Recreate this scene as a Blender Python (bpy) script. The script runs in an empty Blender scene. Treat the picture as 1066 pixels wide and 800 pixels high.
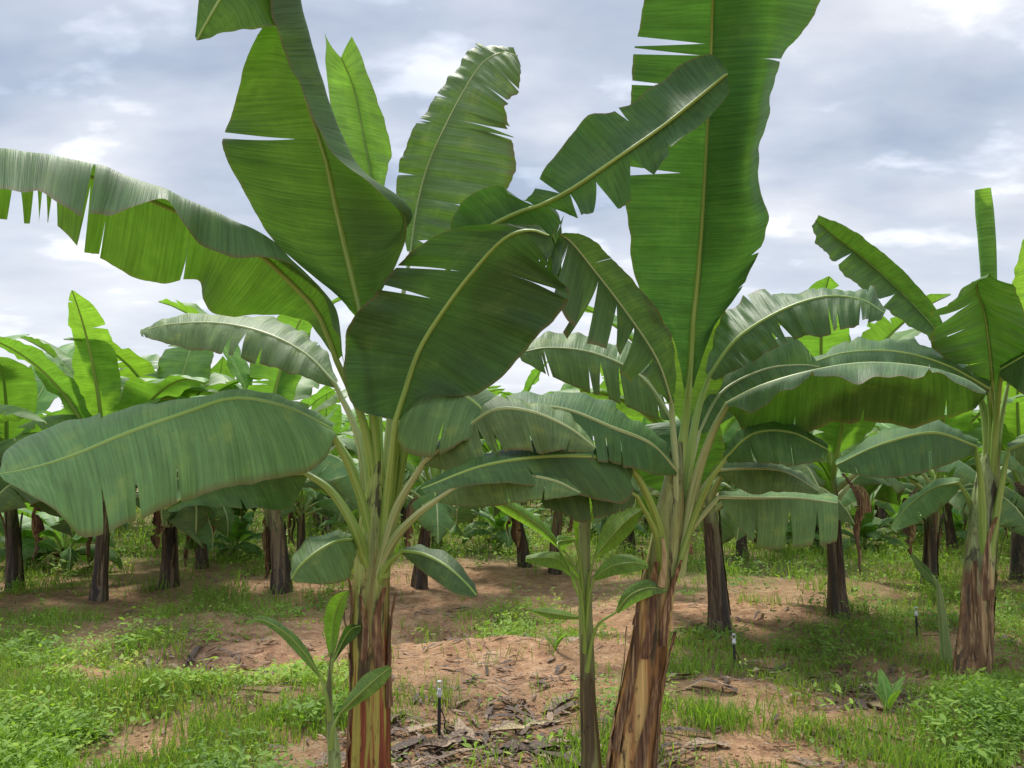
import bpy, bmesh, math, random
import numpy as np
from mathutils import Vector

# ------------------------------------------------------------------ camera
R = math.radians
F_PX, CX, CY, CAM_H, HOR = 820.0, 533.0, 400.0, 1.35, 490.0
PITCH = math.atan((HOR - CY) / F_PX)
scene = bpy.context.scene
col = scene.collection
cam_d = bpy.data.cameras.new('camera')
cam_d.sensor_width = 36.0
cam_d.lens = 36.0 * F_PX / 1066.0
cam_d.clip_start = 0.05
cam_d.clip_end = 3000
cam = bpy.data.objects.new('camera', cam_d)
col.objects.link(cam)
cam.location = (0, 0, CAM_H)
cam.rotation_euler = (R(90) + PITCH, 0, 0)
scene.camera = cam

# ------------------------------------------------------------------ sky
SUN_EL, SUN_AZ = 58.0, 340.0        # degrees; azimuth clockwise from +Y (ahead of the camera)
world = bpy.data.worlds.new("World")
scene.world = world
world.use_nodes = True
wn, wl = world.node_tree.nodes, world.node_tree.links
wn.clear()
def N(nodes, t, **kw):
    n = nodes.new(t)
    for k, v in kw.items():
        if k.startswith('i_'):
            n.inputs[k[2:].replace('_', ' ')].default_value = v
        else:
            setattr(n, k, v)
    return n
wo = N(wn, 'ShaderNodeOutputWorld')
bg = N(wn, 'ShaderNodeBackground'); bg.inputs['Strength'].default_value = 0.1
sky = N(wn, 'ShaderNodeTexSky', sky_type='NISHITA', sun_disc=False)
sky.sun_elevation = R(SUN_EL); sky.sun_rotation = R(SUN_AZ)
sky.air_density = 1.2; sky.dust_density = 1.5
tc = N(wn, 'ShaderNodeTexCoord')
sep = N(wn, 'ShaderNodeSeparateXYZ'); wl.new(tc.outputs['Generated'], sep.inputs[0])
def M(nodes, links, op, a, b=None, c=None, clamp=False):
    n = nodes.new('ShaderNodeMath'); n.operation = op; n.use_clamp = clamp
    for i, v in enumerate((a, b, c)):
        if v is None: continue
        if isinstance(v, (int, float)): n.inputs[i].default_value = v
        else: links.new(v, n.inputs[i])
    return n.outputs[0]
zc = M(wn, wl, 'MAXIMUM', sep.outputs['Z'], 0.0)
den = M(wn, wl, 'ADD', zc, 0.22)
u = M(wn, wl, 'DIVIDE', sep.outputs['X'], den)
v = M(wn, wl, 'DIVIDE', sep.outputs['Y'], den)
comb = N(wn, 'ShaderNodeCombineXYZ')
wl.new(u, comb.inputs[0]); wl.new(v, comb.inputs[1]); comb.inputs[2].default_value = 3.7
n1 = N(wn, 'ShaderNodeTexNoise', i_Scale=2.0, i_Detail=5.0, i_Roughness=0.5, i_Distortion=0.12)
n2 = N(wn, 'ShaderNodeTexNoise', i_Scale=4.6, i_Detail=5.0, i_Roughness=0.5, i_Distortion=0.1)
mpc = N(wn, 'ShaderNodeMapping'); mpc.inputs['Scale'].default_value = (.8, 1.25, 1); wl.new(comb.outputs[0], mpc.inputs['Vector'])
wl.new(mpc.outputs[0], n1.inputs['Vector']); wl.new(mpc.outputs[0], n2.inputs['Vector'])
r1 = N(wn, 'ShaderNodeValToRGB'); wl.new(n1.outputs['Fac'], r1.inputs[0])
e = r1.color_ramp.elements
e[0].position = 0.36; e[0].color = (2.95, 3.5, 4.5, 1)
e[1].position = 0.70; e[1].color = (6.9, 6.9, 7.15, 1)
m_ = r1.color_ramp.elements.new(0.50); m_.color = (4.35, 4.75, 5.5, 1)
r2 = N(wn, 'ShaderNodeValToRGB'); wl.new(n2.outputs['Fac'], r2.inputs[0])
e = r2.color_ramp.elements
e[0].position = 0.40; e[0].color = (0.94, 0.94, 0.95, 1)
e[1].position = 0.66; e[1].color = (1.58, 1.51, 1.42, 1)
m2_ = r2.color_ramp.elements.new(0.56); m2_.color = (1.04, 1.04, 1.03, 1)
mulc = N(wn, 'ShaderNodeMix', data_type='RGBA', blend_type='MULTIPLY'); mulc.inputs['Factor'].default_value = 1
wl.new(r1.outputs[0], mulc.inputs['A']); wl.new(r2.outputs[0], mulc.inputs['B'])
# pale low bank of cloud near the horizon, brighter overcast high overhead (above the frame)
hz = N(wn, 'ShaderNodeMapRange', clamp=True, interpolation_type='SMOOTHSTEP')
wl.new(sep.outputs['Z'], hz.inputs['Value'])
hz.inputs['From Min'].default_value = 0.0; hz.inputs['From Max'].default_value = 0.38
hz.inputs['To Min'].default_value = 0.75; hz.inputs['To Max'].default_value = 0.0
hmix = N(wn, 'ShaderNodeMix', data_type='RGBA'); wl.new(hz.outputs[0], hmix.inputs['Factor'])
wl.new(mulc.outputs['Result'], hmix.inputs['A']); hmix.inputs['B'].default_value = (6.9, 7.0, 7.4, 1)
zen = N(wn, 'ShaderNodeMapRange', clamp=True, interpolation_type='SMOOTHSTEP')
wl.new(sep.outputs['Z'], zen.inputs['Value'])
zen.inputs['From Min'].default_value = 0.5; zen.inputs['From Max'].default_value = 0.95
zen.inputs['To Min'].default_value = 1.0; zen.inputs['To Max'].default_value = 2.3
smix = N(wn, 'ShaderNodeMix', data_type='RGBA'); smix.inputs['Factor'].default_value = 0.86
wl.new(sky.outputs[0], smix.inputs['A']); wl.new(hmix.outputs['Result'], smix.inputs['B'])
vm = N(wn, 'ShaderNodeVectorMath', operation='SCALE')
wl.new(smix.outputs['Result'], vm.inputs[0]); wl.new(zen.outputs[0], vm.inputs['Scale'])
wl.new(vm.outputs[0], bg.inputs['Color']); wl.new(bg.outputs[0], wo.inputs[0])

sun_d = bpy.data.lights.new('sun', 'SUN'); sun_d.energy = 3.0; sun_d.angle = R(10)
sun_d.color = (1.0, 0.95, 0.87)
sun = bpy.data.objects.new('sun', sun_d); col.objects.link(sun)
az, el = R(SUN_AZ), R(SUN_EL)
sdir = Vector((math.sin(az) * math.cos(el), math.cos(az) * math.cos(el), math.sin(el)))
sun.rotation_euler = (-sdir).to_track_quat('-Z', 'Y').to_euler()
scene.view_settings.view_transform = 'Standard'
scene.view_settings.look = 'None'
scene.view_settings.exposure = 0.52
scene.view_settings.gamma = 1.0
scene.view_settings.use_curve_mapping = False
scene.render.engine = 'CYCLES'
scene.cycles.max_bounces = 8
scene.cycles.transmission_bounces = 6
scene.cycles.diffuse_bounces = 4

# ------------------------------------------------------------------ pixel <-> place
cp, sp = math.cos(PITCH), math.sin(PITCH)
def P(px, py, Y):
    a, b = (px - CX) / F_PX, (CY - py) / F_PX
    dy, dz = cp - b * sp, sp + b * cp
    s = Y / dy
    return np.array((a * s, Y, CAM_H + dz * s))
def project(x, y, z=0.0):
    zz = z - CAM_H
    f = y * cp + zz * sp
    up = -y * sp + zz * cp
    return CX + F_PX * x / f, CY - F_PX * up / f

# ------------------------------------------------------------------ noise and ground
_rng = np.random.RandomState(5)
_LAT = _rng.rand(256, 256)
def vnoise(x, y):
    x = np.asarray(x, float); y = np.asarray(y, float)
    xi = np.floor(x).astype(int); yi = np.floor(y).astype(int)
    fx = x - xi; fy = y - yi
    fx = fx * fx * (3 - 2 * fx); fy = fy * fy * (3 - 2 * fy)
    g = lambda a, b: _LAT[a & 255, b & 255]
    return (g(xi, yi) * (1 - fx) + g(xi + 1, yi) * fx) * (1 - fy) + (g(xi, yi + 1) * (1 - fx) + g(xi + 1, yi + 1) * fx) * fy
def fbm(x, y, o=4):
    s, a, t = 0, 1, 0
    for k in range(o):
        s = s + a * vnoise(x * 2 ** k + 17.3 * k, y * 2 ** k + 9.1 * k); t += a; a *= .5
    return s / t
def flat(px, py):
    b = (CY - py) / F_PX
    k = CAM_H / -(sp + b * cp)
    return (px - CX) / F_PX * k, (cp - b * sp) * k
# mounds and watering basins: (px, py, radius x, radius y in metres, height)
_B = [(455, 655, .62, .42, -.26), (520, 680, .8, .28, .10), (225, 690, .75, .26, -.22), (170, 655, 1.2, .5, .10),
      (250, 735, .9, .25, .07), (640, 640, .9, .4, .05), (800, 640, .9, .5, .04), (900, 700, .8, .4, -.07),
      (540, 740, .6, .3, -.05), (760, 720, .5, .3, .04), (60, 700, .8, .5, .05), (480, 600, 1.6, .6, .10),
      (330, 625, .9, .5, .05), (860, 760, .8, .3, .03)]
BUMPS = [(*flat(a, b), c, d, e_) for a, b, c, d, e_ in _B]
def ground(x, y):
    x = np.asarray(x, float); y = np.asarray(y, float)
    h = .10 * (fbm(x * .55, y * .55, 3) - .5) + .05 * (fbm(x * 2.3 + 5, y * 2.3, 3) - .5)
    h = h + .045 * (fbm(x * 7, y * 7, 4) - .5)
    for bx, by, rx, ry, hh in BUMPS:
        h = h + hh * np.exp(-((x - bx) / rx) ** 2 - ((y - by) / ry) ** 2)
    return h
def G(px, py):
    b = (CY - py) / F_PX
    d = np.array(((px - CX) / F_PX, cp - b * sp, sp + b * cp))
    k = CAM_H / -d[2]
    for _ in range(12):
        p = d * k
        k = (float(ground(p[0], p[1])) - CAM_H) / d[2]
    p = d * k
    return np.array((p[0], p[1], CAM_H + p[2]))

# where plants cover the soil: (px, py, rx, ry, amount), read off the photograph
VEG = [(30, 680, 85, 34, .8), (90, 740, 120, 34, .62), (20, 790, 120, 34, .62), (180, 665, 55, 22, .5), (265, 640, 45, 12, .6),
       (230, 735, 110, 22, .55), (270, 790, 80, 30, .45), (520, 645, 42, 26, .95), (60, 590, 130, 28, .45), (200, 560, 200, 22, .6),
       (540, 560, 130, 22, .75), (880, 565, 300, 42, 1.0), (1010, 640, 120, 50, .65), (865, 672, 80, 26, .65), (1035, 745, 80, 50, .7),
       (820, 745, 50, 30, .25), (712, 700, 32, 32, .75), (735, 760, 30, 24, .55), (920, 795, 110, 22, .5), (470, 720, 40, 16, .4),
       (320, 705, 40, 20, .35), (600, 690, 30, 20, .35), (560, 720, 25, 12, .35), (470, 790, 30, 10, .25), (700, 600, 90, 20, .5),
       (330, 580, 90, 20, .35), (640, 760, 20, 30, .2),
       (470, 615, 80, 24, -.6), (560, 700, 110, 40, -.35), (170, 780, 35, 20, -.55), (90, 700, 30, 14, -.6), (240, 690, 70, 16, -.5),
       (770, 645, 90, 16, -.65), (925, 715, 60, 24, -.5), (780, 790, 60, 30, -.35), (300, 665, 70, 22, -.25), (640, 610, 60, 16, -.3)]
def tall(y): return 1 + np.clip(y - 7, 0, 12) * .10
def veg(x, y):
    px, py = project(x, np.maximum(y, 1.6))
    px = np.clip(px, -150, 1216); py = np.clip(py, 500, 860)
    d = .24 + .65 * np.clip((600 - py) / 45, 0, 1)
    for a, b, rx, ry, k in VEG:
        d = d + k * np.exp(-((px - a) / rx) ** 2 - ((py - b) / ry) ** 2)
    return np.clip(d, 0, 1.2)
LIT = [(520, 752, 130, 44, .5), (440, 790, 80, 30, .4), (915, 715, 75, 26, .9), (780, 700, 50, 14, .5), (200, 680, 110, 14, .6), (470, 650, 60, 22, .35),
       (620, 800, 60, 30, .5), (390, 605, 60, 12, .4), (870, 650, 60, 12, .4), (745, 655, 35, 12, .5), (180, 610, 120, 12, .4)]
def litter(x, y):
    px, py = project(x, np.maximum(y, 1.6))
    d = 0
    for a, b, rx, ry, k in LIT:
        d = d + k * np.exp(-((px - a) / rx) ** 2 - ((py - b) / ry) ** 2)
    return np.clip(d, 0, 1)

# ------------------------------------------------------------------ objects helpers
def new_obj(name, me, parent=None, mats=()):
    o = bpy.data.objects.new(name, me); col.objects.link(o)
    for m in mats: me.materials.append(m)
    if parent is not None: o.parent = parent
    return o
def tag(o, label=None, cat=None, group=None, kind=None):
    if label: o['label'] = label
    if cat: o['category'] = cat
    if group: o['group'] = group
    if kind: o['kind'] = kind
    return o
def empty(name, loc, label, cat, group=None):
    o = bpy.data.objects.new(name, None); col.objects.link(o)
    o.empty_display_size = .2
    o.location = Vector(loc)
    return tag(o, label, cat, group)
class Geo:
    """plain mesh data: vertices, faces, a uv per vertex, a material index per face"""
    def __init__(s): s.v = []; s.f = []; s.uv = []; s.m = []; s.n = 0
    def add(s, v, f, uv, mi=0):
        v = np.asarray(v, float).reshape(-1, 3); uv = np.asarray(uv, float).reshape(-1, 2)
        f = np.asarray(f, int)
        s.v.append(v); s.uv.append(uv); s.f.append(f + s.n); s.m.append(np.full(len(f), mi)); s.n += len(v)
        return s
    def join(s, o, mi=None):
        base0 = s.n
        for v, uv, f, m in zip(o.v, o.uv, o.f, o.m):
            pass
            s.v.append(v); s.uv.append(uv)
            s.f.append(f + base0); s.m.append(m if mi is None else np.full(len(f), mi)); s.n += len(v)
        return s
    def _off(s, v):
        k = 0
        for w in s.v:
            if w is v: return k
            k += len(w)
    def mesh(s, name, offset=(0, 0, 0), weld=False):
        V = np.concatenate(s.v) - np.asarray(offset); UV = np.concatenate(s.uv)
        loops = []; starts = []; tot = []; mi = []
        for f, m in zip(s.f, s.m):
            k = f.shape[1]
            loops.append(f.ravel()); starts.append(np.full(len(f), k)); mi.append(m)
        loops = np.concatenate(loops); cnt = np.concatenate(starts); mi = np.concatenate(mi)
        st = np.concatenate(([0], np.cumsum(cnt)[:-1]))
        me = bpy.data.meshes.new(name)
        me.vertices.add(len(V)); me.vertices.foreach_set('co', V.ravel().astype(np.float32))
        me.loops.add(len(loops)); me.loops.foreach_set('vertex_index', loops.astype(np.int32))
        me.polygons.add(len(cnt)); me.polygons.foreach_set('loop_start', st.astype(np.int32))
        me.polygons.foreach_set('loop_total', cnt.astype(np.int32))
        me.polygons.foreach_set('material_index', mi.astype(np.int32))
        me.polygons.foreach_set('use_smooth', np.ones(len(cnt), bool))
        uvl = me.uv_layers.new(name='UVMap')
        uvl.data.foreach_set('uv', UV[loops].ravel().astype(np.float32))
        me.update(calc_edges=True)
        if weld:
            bm = bmesh.new(); bm.from_mesh(me)
            bmesh.ops.remove_doubles(bm, verts=bm.verts, dist=2e-5)
            bm.to_mesh(me); bm.free()
        return me
def grid_faces(a, b, off=0, flip=False):
    i, j = np.meshgrid(np.arange(a - 1), np.arange(b - 1), indexing='ij')
    q = np.stack([i * b + j, (i + 1) * b + j, (i + 1) * b + j + 1, i * b + j + 1], -1).reshape(-1, 4) + off
    return q[:, ::-1] if flip else q
def cr(Pts, t):
    """Catmull-Rom through rows of Pts (k, ..., 3) at t in 0..k-1"""
    Pts = np.asarray(Pts, float); k = len(Pts)
    t = np.clip(np.asarray(t, float), 0, k - 1 - 1e-9)
    i = np.floor(t).astype(int); f = t - i
    E = np.concatenate([2 * Pts[:1] - Pts[1:2], Pts, 2 * Pts[-1:] - Pts[-2:-1]])
    sh = (len(t),) + (1,) * (Pts.ndim - 1); f = f.reshape(sh)
    p0, p1, p2, p3 = E[i], E[i + 1], E[i + 2], E[i + 3]
    return .5 * ((2 * p1) + (-p0 + p2) * f + (2 * p0 - 5 * p1 + 4 * p2 - p3) * f ** 2 + (-p0 + 3 * p1 - 3 * p2 + p3) * f ** 3)
def norm(v): return v / np.maximum(np.linalg.norm(v, axis=-1, keepdims=True), 1e-9)

def lamina(S, rib, rnd, nT=44, nU=9, tearsA=(), tearsB=(), cup=.05, ruffle=.012, pleat=.0, droop=.0, curl=0.0, fr=.008):
    """leaf blade from stations S (k, rails, 3). Top side lies on cross(last rail - rib, rib tangent).
    tears: (t 0..1, u0, gap)"""
    S = np.asarray(S, float); k, r, _ = S.shape
    geo = Geo()
    ribc = cr(S[:, rib], np.linspace(0, k - 1, 60))
    L = np.concatenate(([0], np.cumsum(np.linalg.norm(np.diff(ribc, axis=0), axis=1))))
    ph = rnd.uniform(0, 6.28, 8)
    def surf(t, u, side):
        # t (n), u (n) in 0..1 -> position
        tt = np.clip(t, 0, 1) * (k - 1)
        rows = cr(S, tt)                                   # n, r, 3
        if side > 0: rows = rows[:, rib:]
        else: rows = rows[:, :rib + 1][:, ::-1]
        q = rows.shape[1]
        if q == 2:
            p = rows[:, 0] + (rows[:, 1] - rows[:, 0]) * u[:, None]
        else:
            uu = u * (q - 1)
            rt = np.transpose(rows, (1, 0, 2))
            E = np.concatenate([2 * rt[:1] - rt[1:2], rt, 2 * rt[-1:] - rt[-2:-1]])
            i = np.clip(np.floor(uu).astype(int), 0, q - 2); f = (uu - i)[:, None]; a = np.arange(len(u))
            p0, p1, p2, p3 = E[i, a], E[i + 1, a], E[i + 2, a], E[i + 3, a]
            p = .5 * ((2 * p1) + (-p0 + p2) * f + (2 * p0 - 5 * p1 + 4 * p2 - p3) * f ** 2 + (-p0 + 3 * p1 - 3 * p2 + p3) * f ** 3)
        T = norm(cr(S[:, rib], np.clip(tt + .05, 0, k - 1)) - cr(S[:, rib], np.clip(tt - .05, 0, k - 1)))
        W = rows[:, -1] - rows[:, 0]; w = np.linalg.norm(rows[:, 1] - rows[:, 0], axis=1) + (np.linalg.norm(rows[:, -1] - rows[:, -2], axis=1) if q > 2 else 0)
        n = norm(np.cross(rows[:, 1] - rows[:, 0], T)) * side
        ell = np.interp(np.clip(t, 0, 1), np.linspace(0, 1, 60), L)
        off = cup * 4 * u * (1 - u) * w
        edge = u ** 1.6 * np.minimum(w / .2, 1)
        off = off + ruffle * edge * (np.sin(ell * 15 + ph[0] + side) + .7 * np.sin(ell * 33 + ph[1] * side) + .4 * np.sin(ell * 61 + ph[2]))
        if pleat: off = off + pleat * np.minimum(u * 4, 1) * (np.sin(ell * 118 + ph[3] + 2 * u + 2.5 * np.sin(ell * 13 + ph[5])) * .5 + np.sin(ell * 57 + ph[4] + 2 * np.sin(ell * 9 + ph[6]) - u) * .7) * (.35 + .65 * vnoise(ell * 5 + ph[7], u * 1.5 + side)) * np.minimum(w / .15, 1)
        return p + n * off[:, None], ell, w, n
    for side, tears in ((-1, tearsA), (1, tearsB)):
        tears = sorted(tears)
        cuts = [(0, 1, 0)] + list(tears) + [(1, 1, 0)]
        U = np.linspace(0, 1, nU)
        for a, b in zip(cuts[:-1], cuts[1:]):
            nn = max(3, int(round(nT * (b[0] - a[0]))) + 1)
            w01 = np.linspace(0, 1, nn)
            tt, uu = np.meshgrid(a[0] + (b[0] - a[0]) * w01, U, indexing='ij')
            ww = np.repeat(w01[:, None], nU, 1)
            sa = np.clip((uu - a[1]) / max(1 - a[1], 1e-3), 0, 1) * a[2] * .5
            sb = np.clip((uu - b[1]) / max(1 - b[1], 1e-3), 0, 1) * b[2] * .5
            tn = tt + sa * (1 - ww) - sb * ww
            p, ell, w, n = surf(tn.ravel(), uu.ravel(), side)
            if a[2] or b[2]:
                d = droop * rnd.uniform(.0, 1.0); k2 = curl * rnd.uniform(-1, 1)
                uu_ = np.clip(uu.ravel() - .15, 0, 1)
                p = p + n * (k2 * uu_ ** 2 * w)[:, None]
                p[:, 2] -= d * uu_ ** 1.7 * w
                # strips narrow and fray a little at their free end
                nf = (rnd.uniform(-1, 1, nn) * .012)
                T = rnd.uniform(-1, 1, nn) * fr
                fray = (uu ** 6).ravel() * np.repeat(np.convolve(T, np.ones(3) / 3, 'same') * .5, nU)
                p = p + norm(p - cr(S[:, rib], np.clip(tn.ravel(), 0, 1) * (k - 1))) * fray[:, None]
            uv = np.stack([side * uu.ravel() * .5 + .5, ell], -1)
            geo.add(p, grid_faces(nn, nU, flip=(side > 0)), uv)
    return geo, ribc
def tube(pts, rad, n=10, res=None, squash=None, uvs=1.0):
    pts = np.asarray(pts, float); rad = np.asarray(rad, float)
    if res:
        tt = np.linspace(0, len(pts) - 1, res)
        rad = np.interp(tt, np.arange(len(pts)), rad); pts = cr(pts, tt)
    T = norm(np.gradient(pts, axis=0))
    ref = np.array((0.0, 0.0, 1.0)); N1 = []
    prev = None
    for t in T:
        if prev is None:
            prev = np.array((1.0, 0, 0)) if abs(t[0]) < .9 else np.array((0, 1.0, 0))
        a = prev - t * np.dot(prev, t); a = a / (np.linalg.norm(a) + 1e-9); N1.append(a); prev = a
    N1 = np.array(N1); N2 = np.cross(T, N1)
    th = np.linspace(0, 2 * math.pi, n + 1)
    ring = N1[:, None] * np.cos(th)[None, :, None] + N2[:, None] * np.sin(th)[None, :, None]
    v = pts[:, None] + ring * rad[:, None, None]
    L = np.concatenate(([0], np.cumsum(np.linalg.norm(np.diff(pts, axis=0), axis=1))))
    uv = np.stack([np.repeat(th[None] / 6.2832, len(pts), 0), np.repeat(L[:, None], n + 1, 1)], -1)
    g = Geo(); g.add(v.reshape(-1, 3), grid_faces(len(pts), n + 1, flip=True), uv.reshape(-1, 2))
    return g

# ------------------------------------------------------------------ materials
def mat(name):
    m = bpy.data.materials.new(name); m.use_nodes = True
    n = m.node_tree.nodes; n.clear()
    return m, n, m.node_tree.links
def ramp(n, l, src, stops, interp='LINEAR'):
    r = n.new('ShaderNodeValToRGB'); r.color_ramp.interpolation = interp
    el = r.color_ramp.elements
    while len(el) > 1: el.remove(el[-1])
    for i, (p, c) in enumerate(stops):
        e_ = el[0] if i == 0 else el.new(p)
        e_.position = p; e_.color = (*c, 1)
    l.new(src, r.inputs[0]); return r.outputs[0]
def mixc(n, l, f, a, b, bt='MIX'):
    m = n.new('ShaderNodeMix'); m.data_type = 'RGBA'; m.blend_type = bt
    for key, v in (('Factor', f), ('A', a), ('B', b)):
        if isinstance(v, (int, float)): m.inputs[key].default_value = v
        elif isinstance(v, tuple): m.inputs[key].default_value = (*v, 1) if len(v) == 3 else v
        else: l.new(v, m.inputs[key])
    return m.outputs['Result']
def leaf_material(name, top, under, trans, rough=.42, tfac=.36, spec=.5, brown=.0):
    m, n, l = mat(name)
    out = n.new('ShaderNodeOutputMaterial')
    uv = n.new('ShaderNodeUVMap'); uv.uv_map = 'UVMap'
    mp = n.new('ShaderNodeMapping'); mp.inputs['Scale'].default_value = (2.2, 95, 1)
    l.new(uv.outputs[0], mp.inputs['Vector'])
    oi = n.new('ShaderNodeObjectInfo')
    ve = N(n, 'ShaderNodeTexNoise', i_Scale=1.0, i_Detail=3.0, i_Roughness=.6)
    l.new(mp.outputs[0], ve.inputs['Vector'])
    mp2 = n.new('ShaderNodeMapping'); mp2.inputs['Scale'].default_value = (1.5, 11, 1)
    l.new(uv.outputs[0], mp2.inputs['Vector'])
    br = N(n, 'ShaderNodeTexNoise', i_Scale=1.0, i_Detail=4.0, i_Roughness=.6); l.new(mp2.outputs[0], br.inputs['Vector'])
    mp3 = n.new('ShaderNodeMapping'); mp3.inputs['Scale'].default_value = (5, 6, 1)
    l.new(uv.outputs[0], mp3.inputs['Vector'])
    bl = N(n, 'ShaderNodeTexNoise', i_Scale=1.0, i_Detail=5.0, i_Roughness=.65); l.new(mp3.outputs[0], bl.inputs['Vector'])
    geo = n.new('ShaderNodeNewGeometry')
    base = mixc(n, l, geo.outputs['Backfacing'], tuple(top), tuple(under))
    veins = M(n, l, 'MULTIPLY_ADD', ve.outputs['Fac'], 1.2, .4)
    broad = M(n, l, 'MULTIPLY_ADD', br.outputs['Fac'], 1.0, .5)
    k = M(n, l, 'MULTIPLY', veins, broad)
    k = M(n, l, 'MULTIPLY', k, M(n, l, 'MULTIPLY_ADD', bl.outputs['Fac'], .5, .75))
    k = M(n, l, 'MULTIPLY', k, M(n, l, 'MULTIPLY_ADD', oi.outputs['Random'], .3, .86))
    hs = n.new('ShaderNodeHueSaturation')
    l.new(M(n, l, 'MULTIPLY_ADD', oi.outputs['Random'], .03, .485), hs.inputs['Hue'])
    l.new(base, hs.inputs['Color'])
    vs = n.new('ShaderNodeVectorMath'); vs.operation = 'SCALE'; l.new(hs.outputs[0], vs.inputs[0]); l.new(k, vs.inputs['Scale'])
    yf = N(n, 'ShaderNodeMapRange', clamp=True); l.new(M(n, l, 'MULTIPLY', bl.outputs['Fac'], M(n, l, 'MULTIPLY_ADD', br.outputs['Fac'], .5, .75)), yf.inputs['Value'])
    yf.inputs['From Min'].default_value = .54; yf.inputs['From Max'].default_value = .72; yf.inputs['To Max'].default_value = .25 + .5 * brown
    ytint = mixc(n, l, yf.outputs[0], vs.outputs[0], tuple(c * k_ for c, k_ in zip(top, (2.3, 1.55, 1.0))))
    # yellowed, browned margin
    su = n.new('ShaderNodeSeparateXYZ'); l.new(uv.outputs[0], su.inputs[0])
    ed = M(n, l, 'ABSOLUTE', M(n, l, 'SUBTRACT', su.outputs['X'], .5))
    ed = M(n, l, 'ADD', ed, M(n, l, 'MULTIPLY', M(n, l, 'SUBTRACT', bl.outputs['Fac'], .5), .035))
    mr = N(n, 'ShaderNodeMapRange', clamp=True); l.new(ed, mr.inputs['Value'])
    mr.inputs['From Min'].default_value = .486 - brown * .045; mr.inputs['From Max'].default_value = .503
    cfin = mixc(n, l, mr.outputs[0], ytint, (.17, .12, .05))
    sp_ = N(n, 'ShaderNodeTexNoise', i_Scale=1.0, i_Detail=3.0, i_Roughness=.7)
    mp4 = n.new('ShaderNodeMapping'); mp4.inputs['Scale'].default_value = (14, 26, 1); l.new(uv.outputs[0], mp4.inputs['Vector']); l.new(mp4.outputs[0], sp_.inputs['Vector'])
    ms_ = N(n, 'ShaderNodeMapRange', clamp=True); l.new(sp_.outputs['Fac'], ms_.inputs['Value'])
    ms_.inputs['From Min'].default_value = .69 - .03 * brown; ms_.inputs['From Max'].default_value = .74; ms_.inputs['To Max'].default_value = .75
    cfin = mixc(n, l, ms_.outputs[0], cfin, (.10, .075, .03))
    pr = n.new('ShaderNodeBsdfPrincipled')
    l.new(cfin, pr.inputs['Base Color'])
    l.new(M(n, l, 'MULTIPLY_ADD', bl.outputs['Fac'], .25, rough - .12), pr.inputs['Roughness'])
    pr.inputs['Specular IOR Level'].default_value = spec
    bmp = n.new('ShaderNodeBump'); bmp.inputs['Strength'].default_value = .7; bmp.inputs['Distance'].default_value = .005
    l.new(M(n, l, 'MULTIPLY_ADD', br.outputs['Fac'], 1.6, ve.outputs['Fac']), bmp.inputs['Height']); l.new(bmp.outputs[0], pr.inputs['Normal'])
    tr = n.new('ShaderNodeBsdfTranslucent')
    tk = n.new('ShaderNodeVectorMath'); tk.operation = 'SCALE'
    tk.inputs[0].default_value = trans; l.new(k, tk.inputs['Scale'])
    l.new(tk.outputs[0], tr.inputs['Color']); l.new(bmp.outputs[0], tr.inputs['Normal'])
    ms = n.new('ShaderNodeMixShader'); ms.inputs[0].default_value = tfac
    l.new(pr.outputs[0], ms.inputs[1]); l.new(tr.outputs[0], ms.inputs[2]); l.new(ms.outputs[0], out.inputs[0])
    return m
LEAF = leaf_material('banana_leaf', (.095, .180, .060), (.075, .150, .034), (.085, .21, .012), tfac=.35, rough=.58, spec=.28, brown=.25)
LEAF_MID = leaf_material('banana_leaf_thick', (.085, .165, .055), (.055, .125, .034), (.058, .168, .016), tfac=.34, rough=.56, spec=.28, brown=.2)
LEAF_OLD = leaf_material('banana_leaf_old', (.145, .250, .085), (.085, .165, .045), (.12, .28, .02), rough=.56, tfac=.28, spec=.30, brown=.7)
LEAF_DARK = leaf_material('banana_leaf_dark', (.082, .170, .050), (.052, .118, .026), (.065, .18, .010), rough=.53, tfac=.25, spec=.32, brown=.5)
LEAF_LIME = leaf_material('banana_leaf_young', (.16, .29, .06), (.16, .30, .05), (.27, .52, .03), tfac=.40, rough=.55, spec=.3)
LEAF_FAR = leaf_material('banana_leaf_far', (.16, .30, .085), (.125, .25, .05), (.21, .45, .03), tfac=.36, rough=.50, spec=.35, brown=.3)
def rib_material(name, c1, c2):
    m, n, l = mat(name); out = n.new('ShaderNodeOutputMaterial')
    uv = n.new('ShaderNodeUVMap'); uv.uv_map = 'UVMap'
    mp = n.new('ShaderNodeMapping'); mp.inputs['Scale'].default_value = (16, 3, 1); l.new(uv.outputs[0], mp.inputs['Vector'])
    no = N(n, 'ShaderNodeTexNoise', i_Scale=1., i_Detail=4.); l.new(mp.outputs[0], no.inputs['Vector'])
    c = ramp(n, l, no.outputs['Fac'], [(.28, tuple(x * .45 for x in c1)), (.40, c1), (.65, c2)])
    sx = n.new('ShaderNodeSeparateXYZ'); l.new(uv.outputs[0], sx.inputs[0])
    pr = n.new('ShaderNodeBsdfPrincipled'); l.new(c, pr.inputs['Base Color']); pr.inputs['Roughness'].default_value = .45
    l.new(pr.outputs[0], out.inputs[0]); return m
RIB = rib_material('leaf_midrib', (.20, .33, .05), (.33, .46, .11))
RIB_PALE = rib_material('petiole_pale', (.27, .36, .11), (.46, .52, .24))
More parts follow.
